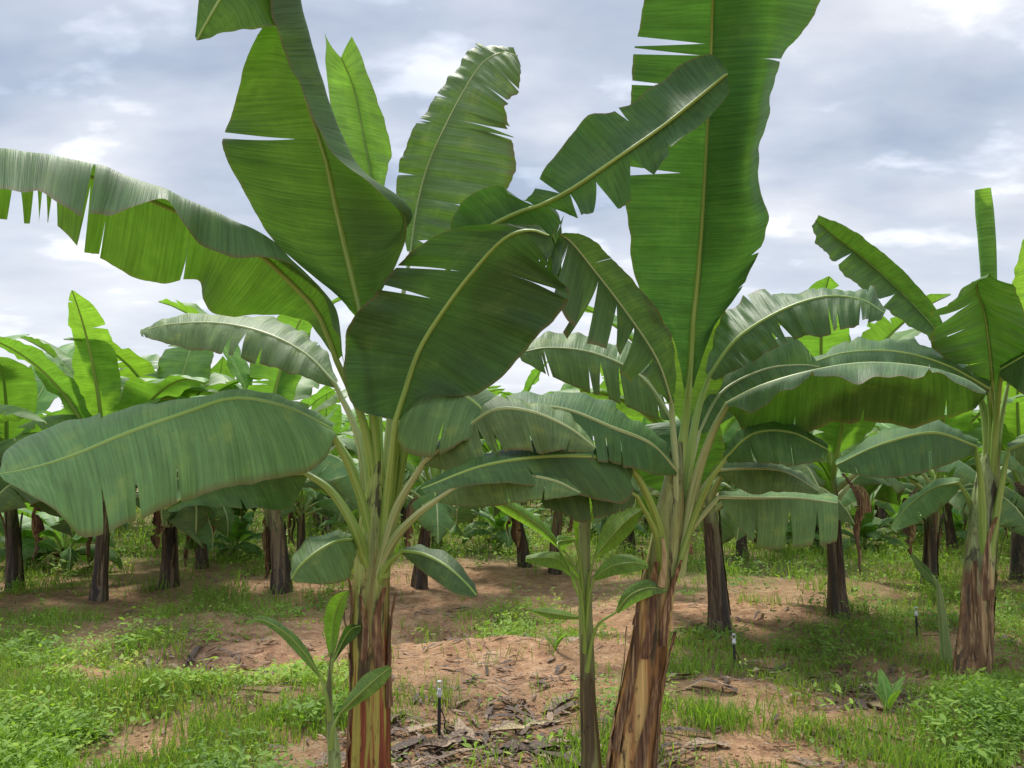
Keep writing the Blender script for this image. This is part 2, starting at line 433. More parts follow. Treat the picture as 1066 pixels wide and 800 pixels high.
def stem_material(name, zs, brown, dark, green, gtop=.55, hgt=1.3, fresh=.5):
    """streaked overlapping sheaths: brown and black below, green and yellow above"""
    m, n, l = mat(name); out = n.new('ShaderNodeOutputMaterial')
    tcn = n.new('ShaderNodeTexCoord'); oi = n.new('ShaderNodeObjectInfo')
    uv = n.new('ShaderNodeUVMap'); uv.uv_map = 'UVMap'
    add = n.new('ShaderNodeVectorMath'); add.operation = 'ADD'
    l.new(tcn.outputs['Object'], add.inputs[0])
    rr = n.new('ShaderNodeCombineXYZ'); l.new(M(n, l, 'MULTIPLY', oi.outputs['Random'], 9.), rr.inputs[0]); l.new(rr.outputs[0], add.inputs[1])
    def nz(sc, det=5., dist=0.):
        mp = n.new('ShaderNodeMapping'); mp.inputs['Scale'].default_value = sc; l.new(add.outputs[0], mp.inputs['Vector'])
        q = N(n, 'ShaderNodeTexNoise', i_Scale=1., i_Detail=det, i_Roughness=.6, i_Distortion=dist); l.new(mp.outputs[0], q.inputs['Vector']); return q.outputs['Fac']
    streak = nz((17, 17, .5), 5); fine = nz((150, 150, 4), 3); patch = nz((11, 11, 2.2), 5, .8); spots = nz((40, 40, 15), 4)
    sx = n.new('ShaderNodeSeparateXYZ'); l.new(tcn.outputs['Object'], sx.inputs[0])
    h = M(n, l, 'DIVIDE', sx.outputs['Z'], hgt)
    hh = M(n, l, 'ADD', h, M(n, l, 'MULTIPLY', M(n, l, 'SUBTRACT', patch, .5), 1.5))
    cb = ramp(n, l, streak, [(.34, dark), (.43, tuple(x * .8 for x in brown)), (.50, brown), (.545, tuple(x * 1.5 for x in brown)), (.57, zs), (.66, tuple(min(1, x * 1.3) for x in zs))])
    cg = ramp(n, l, streak, [(.28, tuple(x * .35 for x in green)), (.45, green), (.66, tuple(min(1, x * 1.7) for x in green))])
    f = N(n, 'ShaderNodeMapRange', clamp=True); l.new(hh, f.inputs['Value'])
    f.inputs['From Min'].default_value = gtop - .16; f.inputs['From Max'].default_value = gtop + .16
    c = mixc(n, l, f.outputs[0], cb, cg)
    fk = N(n, 'ShaderNodeMapRange', clamp=True); l.new(patch, fk.inputs['Value'])
    fk.inputs['From Min'].default_value = .57; fk.inputs['From Max'].default_value = .61; fk.inputs['To Max'].default_value = .85
    c = mixc(n, l, fk.outputs[0], c, dark)
    sk = N(n, 'ShaderNodeMapRange', clamp=True); l.new(spots, sk.inputs['Value'])
    sk.inputs['From Min'].default_value = .60; sk.inputs['From Max'].default_value = .68; sk.inputs['To Max'].default_value = .7
    c = mixc(n, l, sk.outputs[0], c, tuple(x * .6 for x in dark))
    vs = n.new('ShaderNodeVectorMath'); vs.operation = 'SCALE'; l.new(c, vs.inputs[0]); l.new(M(n, l, 'MULTIPLY_ADD', fine, .9, .55), vs.inputs['Scale'])
    pr = n.new('ShaderNodeBsdfPrincipled'); l.new(vs.outputs[0], pr.inputs['Base Color'])
    l.new(M(n, l, 'MULTIPLY_ADD', spots, .4, .3), pr.inputs['Roughness'])
    bmp = n.new('ShaderNodeBump'); bmp.inputs['Strength'].default_value = .7; bmp.inputs['Distance'].default_value = .006
    l.new(M(n, l, 'ADD', streak, M(n, l, 'MULTIPLY', fine, .6)), bmp.inputs['Height']); l.new(bmp.outputs[0], pr.inputs['Normal'])
    l.new(pr.outputs[0], out.inputs[0]); return m
STEM1 = stem_material('pseudostem_red', (.38, .34, .07), (.19, .048, .02), (.035, .018, .012), (.26, .32, .09), gtop=.74, hgt=1.15)
STEM2 = stem_material('pseudostem_ochre', (.52, .36, .13), (.33, .17, .06), (.045, .025, .015), (.26, .30, .10), gtop=.68, hgt=1.3)
STEM3 = stem_material('pseudostem_brown', (.40, .27, .13), (.22, .115, .055), (.035, .022, .016), (.25, .31, .13), gtop=.62, hgt=1.3)
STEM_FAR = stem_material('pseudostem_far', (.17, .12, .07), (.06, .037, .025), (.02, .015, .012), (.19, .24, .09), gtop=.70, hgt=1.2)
STEM_G = stem_material('pseudostem_shoot', (.32, .36, .14), (.20, .22, .08), (.10, .09, .04), (.26, .36, .12), gtop=-.2, hgt=.8)
STEM_Y = stem_material('pseudostem_young', (.24, .25, .09), (.10, .075, .035), (.04, .025, .018), (.22, .27, .10), gtop=.72, hgt=.8)
def dry_material(name, a, b, c_):
    m, n, l = mat(name); out = n.new('ShaderNodeOutputMaterial')
    uv = n.new('ShaderNodeUVMap'); uv.uv_map = 'UVMap'; oi = n.new('ShaderNodeObjectInfo')
    tcn = n.new('ShaderNodeTexCoord')
    no = N(n, 'ShaderNodeTexNoise', i_Scale=22., i_Detail=5.); mpz = n.new('ShaderNodeMapping'); mpz.inputs['Scale'].default_value = (3.6, 3.6, .10); l.new(tcn.outputs['Object'], mpz.inputs['Vector']); l.new(mpz.outputs[0], no.inputs['Vector'])
    sx = n.new('ShaderNodeSeparateXYZ'); l.new(uv.outputs[0], sx.inputs[0])
    f = M(n, l, 'MULTIPLY_ADD', no.outputs['Fac'], 1.3, M(n, l, 'MULTIPLY_ADD', sx.outputs['X'], .45, -.38))
    c = ramp(n, l, f, [(.2, a), (.5, b), (.8, c_)])
    pr = n.new('ShaderNodeBsdfPrincipled'); l.new(c, pr.inputs['Base Color']); pr.inputs['Roughness'].default_value = .75
    bmp = n.new('ShaderNodeBump'); bmp.inputs['Strength'].default_value = .6; bmp.inputs['Distance'].default_value = .01
    l.new(no.outputs['Fac'], bmp.inputs['Height']); l.new(bmp.outputs[0], pr.inputs['Normal'])
    l.new(pr.outputs[0], out.inputs[0]); return m
DRY = dry_material('dry_sheath', (.04, .024, .016), (.17, .085, .04), (.46, .33, .17))
DRY_OLD = dry_material('dry_sheath_dark', (.025, .018, .013), (.075, .045, .028), (.22, .15, .09))
DRY_DARK = dry_material('dead_leaf_litter', (.04, .025, .018), (.13, .078, .05), (.36, .26, .16))
DRY_PALE = dry_material('dry_leaf_pale', (.22, .15, .07), (.42, .32, .16), (.60, .50, .30))
def cover_material(name, stops, tfac=.3):
    m, n, l = mat(name); out = n.new('ShaderNodeOutputMaterial')
    uv = n.new('ShaderNodeUVMap'); uv.uv_map = 'UVMap'
    sx = n.new('ShaderNodeSeparateXYZ'); l.new(uv.outputs[0], sx.inputs[0])
    c = ramp(n, l, sx.outputs['X'], stops)
    pr = n.new('ShaderNodeBsdfPrincipled'); l.new(c, pr.inputs['Base Color']); pr.inputs['Roughness'].default_value = .7; pr.inputs['Specular IOR Level'].default_value = .25
    tr = n.new('ShaderNodeBsdfTranslucent')
    vs = n.new('ShaderNodeVectorMath'); vs.operation = 'MULTIPLY'; l.new(c, vs.inputs[0]); vs.inputs[1].default_value = (2.2, 2.4, .9)
    l.new(vs.outputs[0], tr.inputs[0])
    ms = n.new('ShaderNodeMixShader'); ms.inputs[0].default_value = tfac
    l.new(pr.outputs[0], ms.inputs[1]); l.new(tr.outputs[0], ms.inputs[2]); l.new(ms.outputs[0], out.inputs[0])
    return m
GRASS = cover_material('grass_blades', [(0, (.30, .24, .10)), (.12, (.22, .23, .07)), (.3, (.13, .22, .035)), (.7, (.22, .34, .05)), (1, (.34, .44, .07))])
WEED = cover_material('weed_leaves', [(0, (.10, .18, .04)), (.4, (.17, .28, .05)), (.8, (.26, .39, .065)), (1, (.42, .44, .09))])
def soil_material():
    m, n, l = mat('red_soil'); out = n.new('ShaderNodeOutputMaterial')
    tcn = n.new('ShaderNodeTexCoord')
    def nz(s, d=6., r=.6, dist=0.):
        q = N(n, 'ShaderNodeTexNoise', i_Scale=s, i_Detail=d, i_Roughness=r, i_Distortion=dist); l.new(tcn.outputs['Object'], q.inputs['Vector']); return q.outputs['Fac']
    a, b, c_, d_ = nz(1.6), nz(11., 7., .65), nz(60., 4., .7), nz(4., 6., .6, .5)
    c = ramp(n, l, M(n, l, 'MULTIPLY_ADD', b, .6, M(n, l, 'MULTIPLY', d_, .4)), [(.36, (.13, .07, .042)), (.44, (.26, .145, .085)), (.52, (.42, .25, .14)), (.62, (.62, .42, .27))])
    c2 = ramp(n, l, a, [(.40, (.27, .155, .085)), (.62, (.46, .245, .12))])
    c = mixc(n, l, .35, c, c2)
    at = n.new('ShaderNodeAttribute'); at.attribute_name = 'veg'
    al = n.new('ShaderNodeAttribute'); al.attribute_name = 'litter'
    fv = M(n, l, 'MULTIPLY', at.outputs['Fac'], M(n, l, 'MULTIPLY_ADD', b, 2.6, -.75, clamp=True), clamp=True)
    cg = ramp(n, l, c_, [(.35, (.045, .062, .022)), (.6, (.095, .105, .04)), (.75, (.17, .14, .07))])
    c = mixc(n, l, fv, c, cg)
    fl = M(n, l, 'MULTIPLY', al.outputs['Fac'], M(n, l, 'MULTIPLY_ADD', d_, 3.2, -1.15, clamp=True), clamp=True)
    c = mixc(n, l, fl, c, ramp(n, l, c_, [(.35, (.04, .027, .02)), (.65, (.12, .08, .055))]))
    vs = n.new('ShaderNodeVectorMath'); vs.operation = 'SCALE'; l.new(c, vs.inputs[0]); l.new(M(n, l, 'MULTIPLY_ADD', c_, 1.2, .58), vs.inputs['Scale'])
    pr = n.new('ShaderNodeBsdfPrincipled'); l.new(vs.outputs[0], pr.inputs['Base Color']); pr.inputs['Roughness'].default_value = .92
    pr.inputs['Specular IOR Level'].default_value = .2
    bmp = n.new('ShaderNodeBump'); bmp.inputs['Strength'].default_value = 1.0; bmp.inputs['Distance'].default_value = .05
    l.new(M(n, l, 'ADD', b, M(n, l, 'MULTIPLY', c_, .4)), bmp.inputs['Height']); l.new(bmp.outputs[0], pr.inputs['Normal'])
    l.new(pr.outputs[0], out.inputs[0]); return m
SOIL = soil_material()
def plain(name, c, rough=.5, bump=True):
    m, n, l = mat(name); out = n.new('ShaderNodeOutputMaterial')
    pr = n.new('ShaderNodeBsdfPrincipled'); pr.inputs['Roughness'].default_value = rough
    tcn = n.new('ShaderNodeTexCoord'); no = N(n, 'ShaderNodeTexNoise', i_Scale=60., i_Detail=4.); l.new(tcn.outputs['Object'], no.inputs['Vector'])
    l.new(ramp(n, l, no.outputs['Fac'], [(.35, tuple(x * .7 for x in c)), (.6, c)]), pr.inputs['Base Color'])
    l.new(pr.outputs[0], out.inputs[0]); return m
BLACK_PLASTIC = plain('black_plastic', (.03, .03, .032), .45)
WHITE_PLASTIC = plain('white_plastic', (.72, .72, .70), .4)

# ------------------------------------------------------------------ ground sheet
def graded(lo, hi, step, far_lo, far_hi, g=1.09):
    a = list(np.arange(lo, hi + 1e-6, step)); s = step; x = a[-1]
    while x < far_hi: s *= g; x += s; a.append(x)
    s = step; x = a[0]
    while x > far_lo: s *= g; x -= s; a.insert(0, x)
    return np.array(a)
gx = graded(-3.6, 3.6, .03, -600, 600); gy = graded(2.6, 8.0, .03, -60, 1200)
XX, YY = np.meshgrid(gx, gy, indexing='ij')
fade = np.exp(-np.maximum(0, np.hypot(XX, YY) - 40) / 30)
ZZ = ground(XX, YY) * fade
XF, YF = XX.ravel(), YY.ravel()
g = Geo().add(np.stack([XF, YF, ZZ.ravel()], -1), grid_faces(len(gx), len(gy)), np.stack([XF, YF], -1))
me = g.mesh('ground')
at = me.attributes.new('veg', 'FLOAT', 'POINT'); at.data.foreach_set('value', veg(XF, YF).astype(np.float32))
at = me.attributes.new('litter', 'FLOAT', 'POINT'); at.data.foreach_set('value', litter(XF, YF).astype(np.float32))
tag(new_obj('ground', me, None, (SOIL,)), 'red brown farm soil with low mounds and shallow watering basins', 'ground', kind='structure')

# ------------------------------------------------------------------ banana parts
def rails(st):
    return np.array([[P(*p) for p in row] for row in st])
def orient(S, rib, seen):
    """order the rails so that the section rail 0 -> rib shows the camera its top or its underside"""
    k = len(S); i = k // 2; q = []
    for i in range(1, k - 1):
        T = S[i + 1, rib] - S[i - 1, rib]
        n = np.cross(S[i, rib] - S[i, 0], T)           # top when last rail is on the right
        c = np.array((0, 0, CAM_H)) - S[i, rib]
        q.append(np.dot(n, c) / (np.linalg.norm(n) + 1e-9) / np.linalg.norm(c))
    top = np.mean(q) > 0
    if top != (seen == 'top'):
        return S[:, ::-1], S.shape[1] - 1 - rib, True
    return S, rib, False
def rand_tears(rnd, n, lo=.1, hi=.95, u0=(.1, .6), gap=(.004, .02)):
    if n <= 0: return []
    t = np.sort(lo + (hi - lo) * (np.arange(n) + .5 + rnd.uniform(-.95, .95, n)) / n).clip(.03, .985)
    t = np.maximum.accumulate(t + np.arange(n) * 1e-3)
    dt = np.diff(np.concatenate([[t[0] - .1], t, [t[-1] + .1]]))
    out = []
    for k_, a in enumerate(t):
        gp = rnd.uniform(*gap) * (1 if rnd.rand() < .7 else 2.2)
        out.append((float(a), float(rnd.uniform(*u0)), float(min(gp, .9 * min(dt[k_], dt[k_ + 1]) + .002))))
    return out
def add_leaf(parent, S, rib, pet, m=None, tA=(), tB=(), seed=0, r0=.02, r1=.0035, cup=.05, ruffle=.010, pleat=.0, droop=0., curl=0.,
             nT=70, nU=11, rm=None, label=None, name='leaf', world_off=None, rbase=None):
    rnd = np.random.RandomState(seed + 11)
    geo, ribc = lamina(S, rib, rnd, nT, nU, tA, tB, cup, ruffle, pleat, droop, curl)
    off = np.array(parent.location) if world_off is None else world_off
    lf = new_obj(name, geo.mesh(name, off, weld=True), parent, (m or LEAF,))
    if label: lf['label'] = label
    # petiole and midrib: one tapering tube that hugs the underside of the blade
    k = len(S); rr = cr(S[:, rib], np.linspace(0, k - 1, 26))
    side = cr(S[:, -1], np.linspace(0, k - 1, 26)) - rr
    T = norm(np.gradient(rr, axis=0)); nrm = norm(np.cross(side, T)); nrm[0] = nrm[1]; nrm[-1] = nrm[-2]
    rad = np.linspace(1, 0, 26) ** .8 * (r0 * .46 - r1) + r1
    rr = rr - nrm * (rad * .55)[:, None]
    pet = [np.asarray(p, float) for p in pet]
    if len(pet):
        pts = np.array(pet + [rr[0]]); kk = len(pts)
        pp = cr(pts, np.linspace(0, kk - 1, 16))[:-1]
        rb = rbase if rbase else r0 * 1.35
        pr_ = np.interp(np.linspace(0, 1, 16)[:-1], [0, .45, 1], [rb * .85, r0 * .78, r0 * .46])
        rr = np.concatenate([pp, rr]); rad = np.concatenate([pr_, rad])
    tb = tube(rr, rad, 10)
    new_obj('midrib', tb.mesh('midrib', off), lf, (rm or RIB,))
    return lf
def stem_geo(pts, rad, seed=0, n=28, res=60, flute=.05):
    rnd = np.random.RandomState(seed)
    g = tube(pts, rad, n, res=res)
    V = g.v[0].reshape(res, n + 1, 3)
    tt = np.linspace(0, len(pts) - 1, res); c = cr(np.asarray(pts, float), tt)
    th = np.linspace(0, 2 * math.pi, n + 1)[None]; s = np.linspace(0, 1, res)[:, None]
    f = 1 + flute * .5 * np.sin(3 * th + rnd.uniform(0, 6) + 3 * s) + flute * .35 * np.sin(5 * th + rnd.uniform(0, 6) - 5 * s) + flute * .3 * np.sin(9 * th + rnd.uniform(0, 6))
    # overlapping sheath edges: a stepped spiral
    for _ in range(5):
        a0 = rnd.uniform(0, 6.28); w = rnd.uniform(-2.2, 2.2)
        d = (th - a0 - w * s) % (2 * math.pi)
        f = f + flute * .9 * np.clip(1 - d / 1.2, 0, 1) * (s < rnd.uniform(.5, 1))
    V[:] = c[:, None] + (V - c[:, None]) * f[..., None]
    V[:, -1] = V[:, 0]
    g.v[0] = V.reshape(-1, 3)
    return g
def sheath_geo(pts, rad, a0, s0, s1, width, peel=.04, seed=0, tip=.6):
    """a dry strip that hugs the stem and peels away at its upper end"""
    rnd = np.random.RandomState(seed); nS, nW = 16, 6
    pts = np.asarray(pts, float); tt = np.linspace(s0, s1, nS) * (len(pts) - 1)
    c = cr(pts, tt); r = np.interp(tt, np.arange(len(pts)), rad)
    v = []; uv = []
    for i in range(nS):
        f = i / (nS - 1); w = width * (1 - f ** 2 * tip) * (1 + .12 * rnd.uniform(-1, 1))
        for j in range(nW):
            q = (j / (nW - 1) - .5); a = a0 + w * q + .12 * math.sin(f * 5 + seed)
            rr = r[i] * 1.04 + .003 + peel * max(0, f - .6) ** 1.5 * 3 + .005 * abs(q) * 2 * rnd.uniform(0, 1.4)
            v.append(c[i] + np.array((math.cos(a) * rr, math.sin(a) * rr, -peel * max(0, f - .8) * 2))); uv.append((.3 + .5 * rnd.rand(), f))
    return Geo().add(v, grid_faces(nS, nW, flip=True), uv)
def add_stem(parent, pts, rad, m, seed=0, sheaths=(), n=28, res=60, flute=.05, off=None, name='pseudostem'):
    off = np.array(parent.location) if off is None else off
    st = new_obj(name, stem_geo(pts, rad, seed, n, res, flute).mesh(name, off), parent, (m,))
    for i, (a0, s0, s1, w, pl) in enumerate(sheaths):
        new_obj('dry_sheath', sheath_geo(pts, rad, a0, s0, s1, w, pl, seed * 7 + i).mesh('dry_sheath', off), st, (DRY,))
    return st
def PP(*a): return [P(*p) for p in a]

# ================================================================== PLANT 1 (left of centre)
b1 = P(385, 838, 3.2); b1[2] = float(ground(b1[0], b1[1])) - .02
p1 = empty('banana_plant', b1, 'large banana plant left of centre with glossy red brown stem and huge broad leaves', 'banana plant', 'large banana plants in the front row')
st1 = [b1] + PP((385, 790, 3.2), (386, 720, 3.2), (386, 650, 3.2), (388, 590, 3.2), (390, 540, 3.2), (393, 470, 3.2))
rd1 = [.094, .083, .077, .073, .070, .058, .020]
add_stem(p1, st1, rd1, STEM1, 3, [(-1.0, .36, .62, .5, .03), (-2.6, .38, .66, .5, .04), (-.3, .3, .6, .5, .03), (3.3, .1, .55, 1.1, .04), (-1.75, .42, .60, .35, .02)], n=36, res=90, flute=.06)
def hero(parent, st, rib, seen, pet, **kw):
    S = rails(st); S2, r2, fl = orient(S, rib, seen)
    if fl: kw['tA'], kw['tB'] = kw.get('tB', ()), kw.get('tA', ())
    return add_leaf(parent, S2, r2, PP(*pet), **kw)
rt = np.random.RandomState(77)
# L1 broad drooping leaf reaching left towards the camera
hero(p1, [[(349, 441, 3.10), (345, 447, 3.05), (350, 453, 3.03)], [(308, 417, 3.02), (300, 424, 2.88), (332, 484, 2.84)],
          [(255, 408, 3.0), (245, 414, 2.72), (272, 500, 2.60)], [(195, 415, 2.88), (190, 430, 2.52), (206, 515, 2.40)],
          [(130, 426, 2.78), (130, 451, 2.35), (145, 540, 2.22)], [(58, 446, 2.6), (75, 474, 2.2), (92, 557, 2.10)],
          [(12, 468, 2.42), (30, 488, 2.12), (48, 522, 2.05)], [(0, 491, 2.1), (-2, 494, 2.06), (4, 500, 2.04)]], 1, 'top',
     [(388, 610, 3.2), (384, 550, 3.16), (366, 492, 3.12)], m=LEAF_OLD, tA=[(.62, .75, .01)], tB=[(.47, .6, .012), (.57, .45, .014), (.66, .5, .016)],
     seed=1, r0=.024, nT=110, nU=15, cup=.06, ruffle=.008, curl=.06, label='broad drooping leaf in front at the left, torn lower edge')
# L2 lit from behind below it
hero(p1, [[(322, 488, 3.2), (318, 492, 3.15), (320, 498, 3.15)], [(305, 468, 3.5), (285, 495, 3.22), (300, 528, 3.15)],
          [(262, 468, 3.65), (240, 503, 3.3), (255, 530, 3.2)], [(215, 480, 3.7), (200, 515, 3.4), (212, 526, 3.3)], [(178, 520, 3.6), (172, 530, 3.5), (178, 534, 3.45)]],
     1, 'under', [(387, 606, 3.2), (370, 552, 3.1), (345, 512, 3.1)], m=LEAF, seed=2, r0=.024, tB=[(.5, .5, .02)], ruffle=.015)
# L3 small low hanging leaf
hero(p1, [[(372, 558, 3.14), (370, 562, 3.13), (371, 568, 3.13)], [(352, 553, 3.12), (350, 563, 3.0), (366, 600, 3.0)], [(325, 562, 3.05), (328, 575, 2.92), (345, 608, 2.92)],
          [(306, 578, 2.95), (311, 590, 2.87), (325, 608, 2.88)], [(302, 598, 2.86), (303, 603, 2.85), (307, 606, 2.85)]], 1, 'top',
     [(388, 612, 3.18), (380, 582, 3.13)], m=LEAF_OLD, seed=3, r0=.016, pleat=.006, tB=rand_tears(rt, 3))
# L4 narrow low leaf to the right
hero(p1, [[(420, 570, 3.1), (418, 574, 3.08), (420, 578, 3.08)], [(440, 568, 3.1), (440, 577, 2.98), (436, 592, 2.98)], [(468, 580, 3.0), (464, 589, 2.9), (455, 606, 2.88)],
          [(490, 600, 2.9), (484, 606, 2.82), (474, 618, 2.8)], [(497, 617, 2.78), (496, 620, 2.77), (492, 622, 2.77)]], 1, 'top',
     [(389, 622, 3.18), (402, 590, 3.12)], m=LEAF_DARK, seed=4, r0=.016, ruffle=.012)
# L5 long arching leaf to the upper left, near half folded over
hero(p1, [[(348, 372, 3.1), (352, 375, 3.1), (356, 371, 3.08), (357, 379, 3.06)], [(318, 331, 3.3), (333, 326, 3.05), (345, 316, 3.0), (348, 346, 2.95)],
          [(268, 328, 3.3), (303, 293, 3.0), (311, 282, 2.95), (333, 303, 2.88)], [(224, 324, 3.27), (268, 262, 2.95), (274, 248, 2.85), (287, 276, 2.78)],
          [(205, 291, 3.25), (218, 236, 2.9), (218, 221, 2.8), (214, 262, 2.7)], [(162, 293, 3.2), (172, 214, 2.85), (172, 201, 2.75), (170, 216, 2.6)],
          [(114, 270, 3.15), (125, 195, 2.8), (125, 185, 2.7), (112, 228, 2.55)], [(85, 262, 3.1), (97, 184, 2.75), (97, 175, 2.65), (88, 226, 2.5)],
          [(45, 230, 3.1), (45, 174, 2.7), (45, 166, 2.6), (40, 207, 2.45)], [(-10, 222, 3.0), (-10, 167, 2.65), (-10, 159, 2.55), (-12, 200, 2.4)],
          [(-80, 220, 2.9), (-70, 172, 2.6), (-70, 165, 2.5), (-75, 200, 2.4)], [(-135, 200, 2.6), (-138, 195, 2.55), (-137, 193, 2.5), (-136, 198, 2.45)]], 1, 'under',
     [(389, 600, 3.2), (390, 520, 3.2), (378, 440, 3.15)], m=LEAF, tA=[(.40, .7, .006), (.575, .5, .006), (.64, .15, .02)] + rand_tears(rt, 9, .67, .97, (.02, .35), (.018, .04)),
     tB=[(.635, .3, .018), (.9, .5, .02)], seed=5, r0=.026, nT=170, nU=15, cup=.03, ruffle=.008, curl=.08)
# L6 the large upright leaf, right half rolled over showing its top
hero(p1, [[(371, 331, 3.1), (373, 331, 3.1), (375, 332, 3.1), (377, 331, 3.1), (379, 330, 3.09)],
          [(348, 306, 3.05), (362, 314, 3.08), (372, 315, 3.1), (388, 312, 3.07), (400, 298, 3.02)],
          [(288, 254, 3.0), (325, 266, 3.05), (361, 268, 3.08), (398, 264, 3.0), (425, 238, 2.9)],
          [(256, 203, 2.95), (300, 214, 3.0), (350, 220, 3.05), (426, 222, 2.93), (398, 203, 2.80)],
          [(232, 153, 2.9), (285, 160, 2.97), (339, 165, 3.0), (373, 174, 2.88), (348, 160, 2.72)],
          [(240, 122, 2.95), (280, 120, 2.95), (323, 115, 2.95), (343, 112, 2.83), (319, 108, 2.68)],
          [(260, 55, 2.85), (285, 55, 2.87), (309, 62, 2.85), (328, 62, 2.74), (300, 62, 2.6)],
          [(278, 22, 2.72), (287, 15, 2.75), (299, 12, 2.75), (314, 12, 2.64), (284, 14, 2.5)],
          [(290, 22, 2.62), (292, -10, 2.64), (285, -32, 2.62), (296, -60, 2.55), (270, -60, 2.45)],
          [(286, 27, 2.52), (272, -5, 2.5), (255, -30, 2.48), (245, -52, 2.44), (236, -62, 2.4)],
          [(250, 31, 2.44), (243, 12, 2.42), (230, -2, 2.4), (220, -20, 2.4), (212, -28, 2.4)],
          [(208, 42, 2.38), (206, 42, 2.38), (205, 42, 2.38), (204, 40, 2.38), (203, 38, 2.38)]], 2, 'under',
     [(391, 610, 3.2), (392, 500, 3.2), (386, 400, 3.15)], m=LEAF, tA=[(.40, .25, .022), (.65, .3, .01)], seed=6, r0=.028, nT=150, nU=17, cup=.02, ruffle=.005)
# L7 pale narrow leaf behind it
hero(p1, [[(386, 236, 3.5), (388, 238, 3.5), (391, 236, 3.5)], [(366, 185, 3.5), (387, 190, 3.55), (401, 190, 3.5)], [(349, 135, 3.5), (378, 140, 3.55), (406, 148, 3.45)],
          [(341, 85, 3.5), (368, 92, 3.52), (391, 98, 3.4)], [(338, 34, 3.45), (355, 60, 3.45), (366, 38, 3.38)]], 1, 'top',
     [(394, 600, 3.24), (395, 480, 3.3), (391, 330, 3.42)], m=LEAF_FAR, seed=7, r0=.02, pleat=.004, ruffle=.006)
# L8 torn feathery leaf
hero(p1, [[(424, 262, 3.5), (427, 262, 3.5), (431, 262, 3.5)], [(412, 206, 3.5), (435, 210, 3.5), (500, 222, 3.3)], [(418, 164, 3.5), (447, 168, 3.48), (540, 185, 3.25)],
          [(438, 122, 3.5), (465, 128, 3.45), (532, 142, 3.25)], [(462, 84, 3.5), (483, 94, 3.42), (524, 115, 3.25)], [(487, 56, 3.5), (502, 66, 3.4), (538, 98, 3.25)],
          [(512, 46, 3.45), (522, 55, 3.35), (543, 80, 3.22)], [(535, 50, 3.3), (538, 58, 3.28), (541, 64, 3.25)]], 1, 'top',
     [(397, 600, 3.25), (402, 480, 3.35), (415, 340, 3.45)], m=LEAF_OLD, seed=8, r0=.018, pleat=.008, ruffle=.010, curl=.10, rm=RIB_PALE,
     tA=rand_tears(rt, 9, .1, .95, (.3, .8), (.004, .012)), tB=rand_tears(rt, 8, .08, .95, (.4, .8), (.006, .016)), nT=150)
# L9 the broad dark leaf drooping to the right
hero(p1, [[(409, 437, 3.0), (412, 438, 3.0), (415, 438, 3.0)], [(366, 420, 3.0), (421, 410, 2.98), (444, 413, 2.95)], [(358, 352, 2.98), (436, 366, 2.95), (502, 406, 2.9)],
          [(392, 304, 2.95), (462, 324, 2.9), (556, 353, 2.82)], [(410, 276, 2.9), (492, 284, 2.82), (592, 311, 2.72)], [(462, 240, 2.85), (524, 250, 2.74), (578, 288, 2.66)],
          [(512, 232, 2.76), (550, 240, 2.68), (572, 270, 2.62)], [(560, 232, 2.68), (572, 246, 2.63), (577, 256, 2.62)]],
     1, 'under', [(399, 600, 3.15), (404, 520, 3.1)], m=LEAF_MID, tA=[(.455, .3, .028), (.57, .2, .02)],
     tB=[(.60, .6, .03), (.74, .5, .03)], seed=9, r0=.024, nT=130, nU=13, cup=.06, ruffle=.016, curl=.14, droop=.06)
# the next leaf: hidden foot behind L9, blade arching up across the second plant
hero(p1, [[(470, 262, 3.1), (474, 268, 3.1), (482, 274, 3.1)], [(478, 214, 3.05), (505, 240, 3.0), (530, 262, 2.95)], [(522, 192, 2.95), (540, 222, 2.9), (566, 252, 2.86)], [(546, 208, 2.85), (566, 213, 2.8), (590, 226, 2.78)], [(566, 178, 2.8), (597, 197, 2.72), (608, 226, 2.7)], [(608, 131, 2.78), (641, 167, 2.65), (656, 205, 2.62)],
          [(660, 107, 2.70), (690, 133, 2.58), (702, 156, 2.53)], [(702, 76, 2.64), (726, 104, 2.5), (744, 118, 2.47)], [(742, 62, 2.54), (752, 82, 2.46), (759, 96, 2.45)], [(757, 72, 2.46), (758, 78, 2.45), (759, 83, 2.44)]],
     1, 'under', [(400, 590, 3.2), (408, 500, 3.2), (430, 360, 3.18)], m=LEAF_MID, tA=[(.30, .2, .05), (.41, .15, .03), (.63, .75, .008)],
     tB=[(.33, .2, .04), (.43, .1, .03), (.50, .2, .05), (.585, .12, .06), (.66, .7, .012)], seed=19, r0=.022, nT=150, nU=13, cup=.05, ruffle=.012, curl=.22, droop=.12)
# dark crumpled end of an older leaf hanging at the crossing
hero(p1, [[(528, 232, 2.98), (532, 228, 2.98), (538, 226, 2.98)], [(536, 262, 3.02), (552, 222, 2.96), (566, 206, 3.0)], [(556, 284, 3.02), (570, 236, 2.95), (584, 214, 3.0)], [(572, 296, 3.02), (580, 262, 2.98), (586, 236, 3.0)], [(580, 300, 3.0), (582, 296, 3.0), (584, 290, 3.0)]],
     1, 'top', [(402, 590, 3.24), (430, 430, 3.2), (490, 270, 3.1)], m=LEAF_DARK, seed=20, r0=.018, pleat=.014, tA=rand_tears(rt, 4), tB=rand_tears(rt, 3), curl=.4)
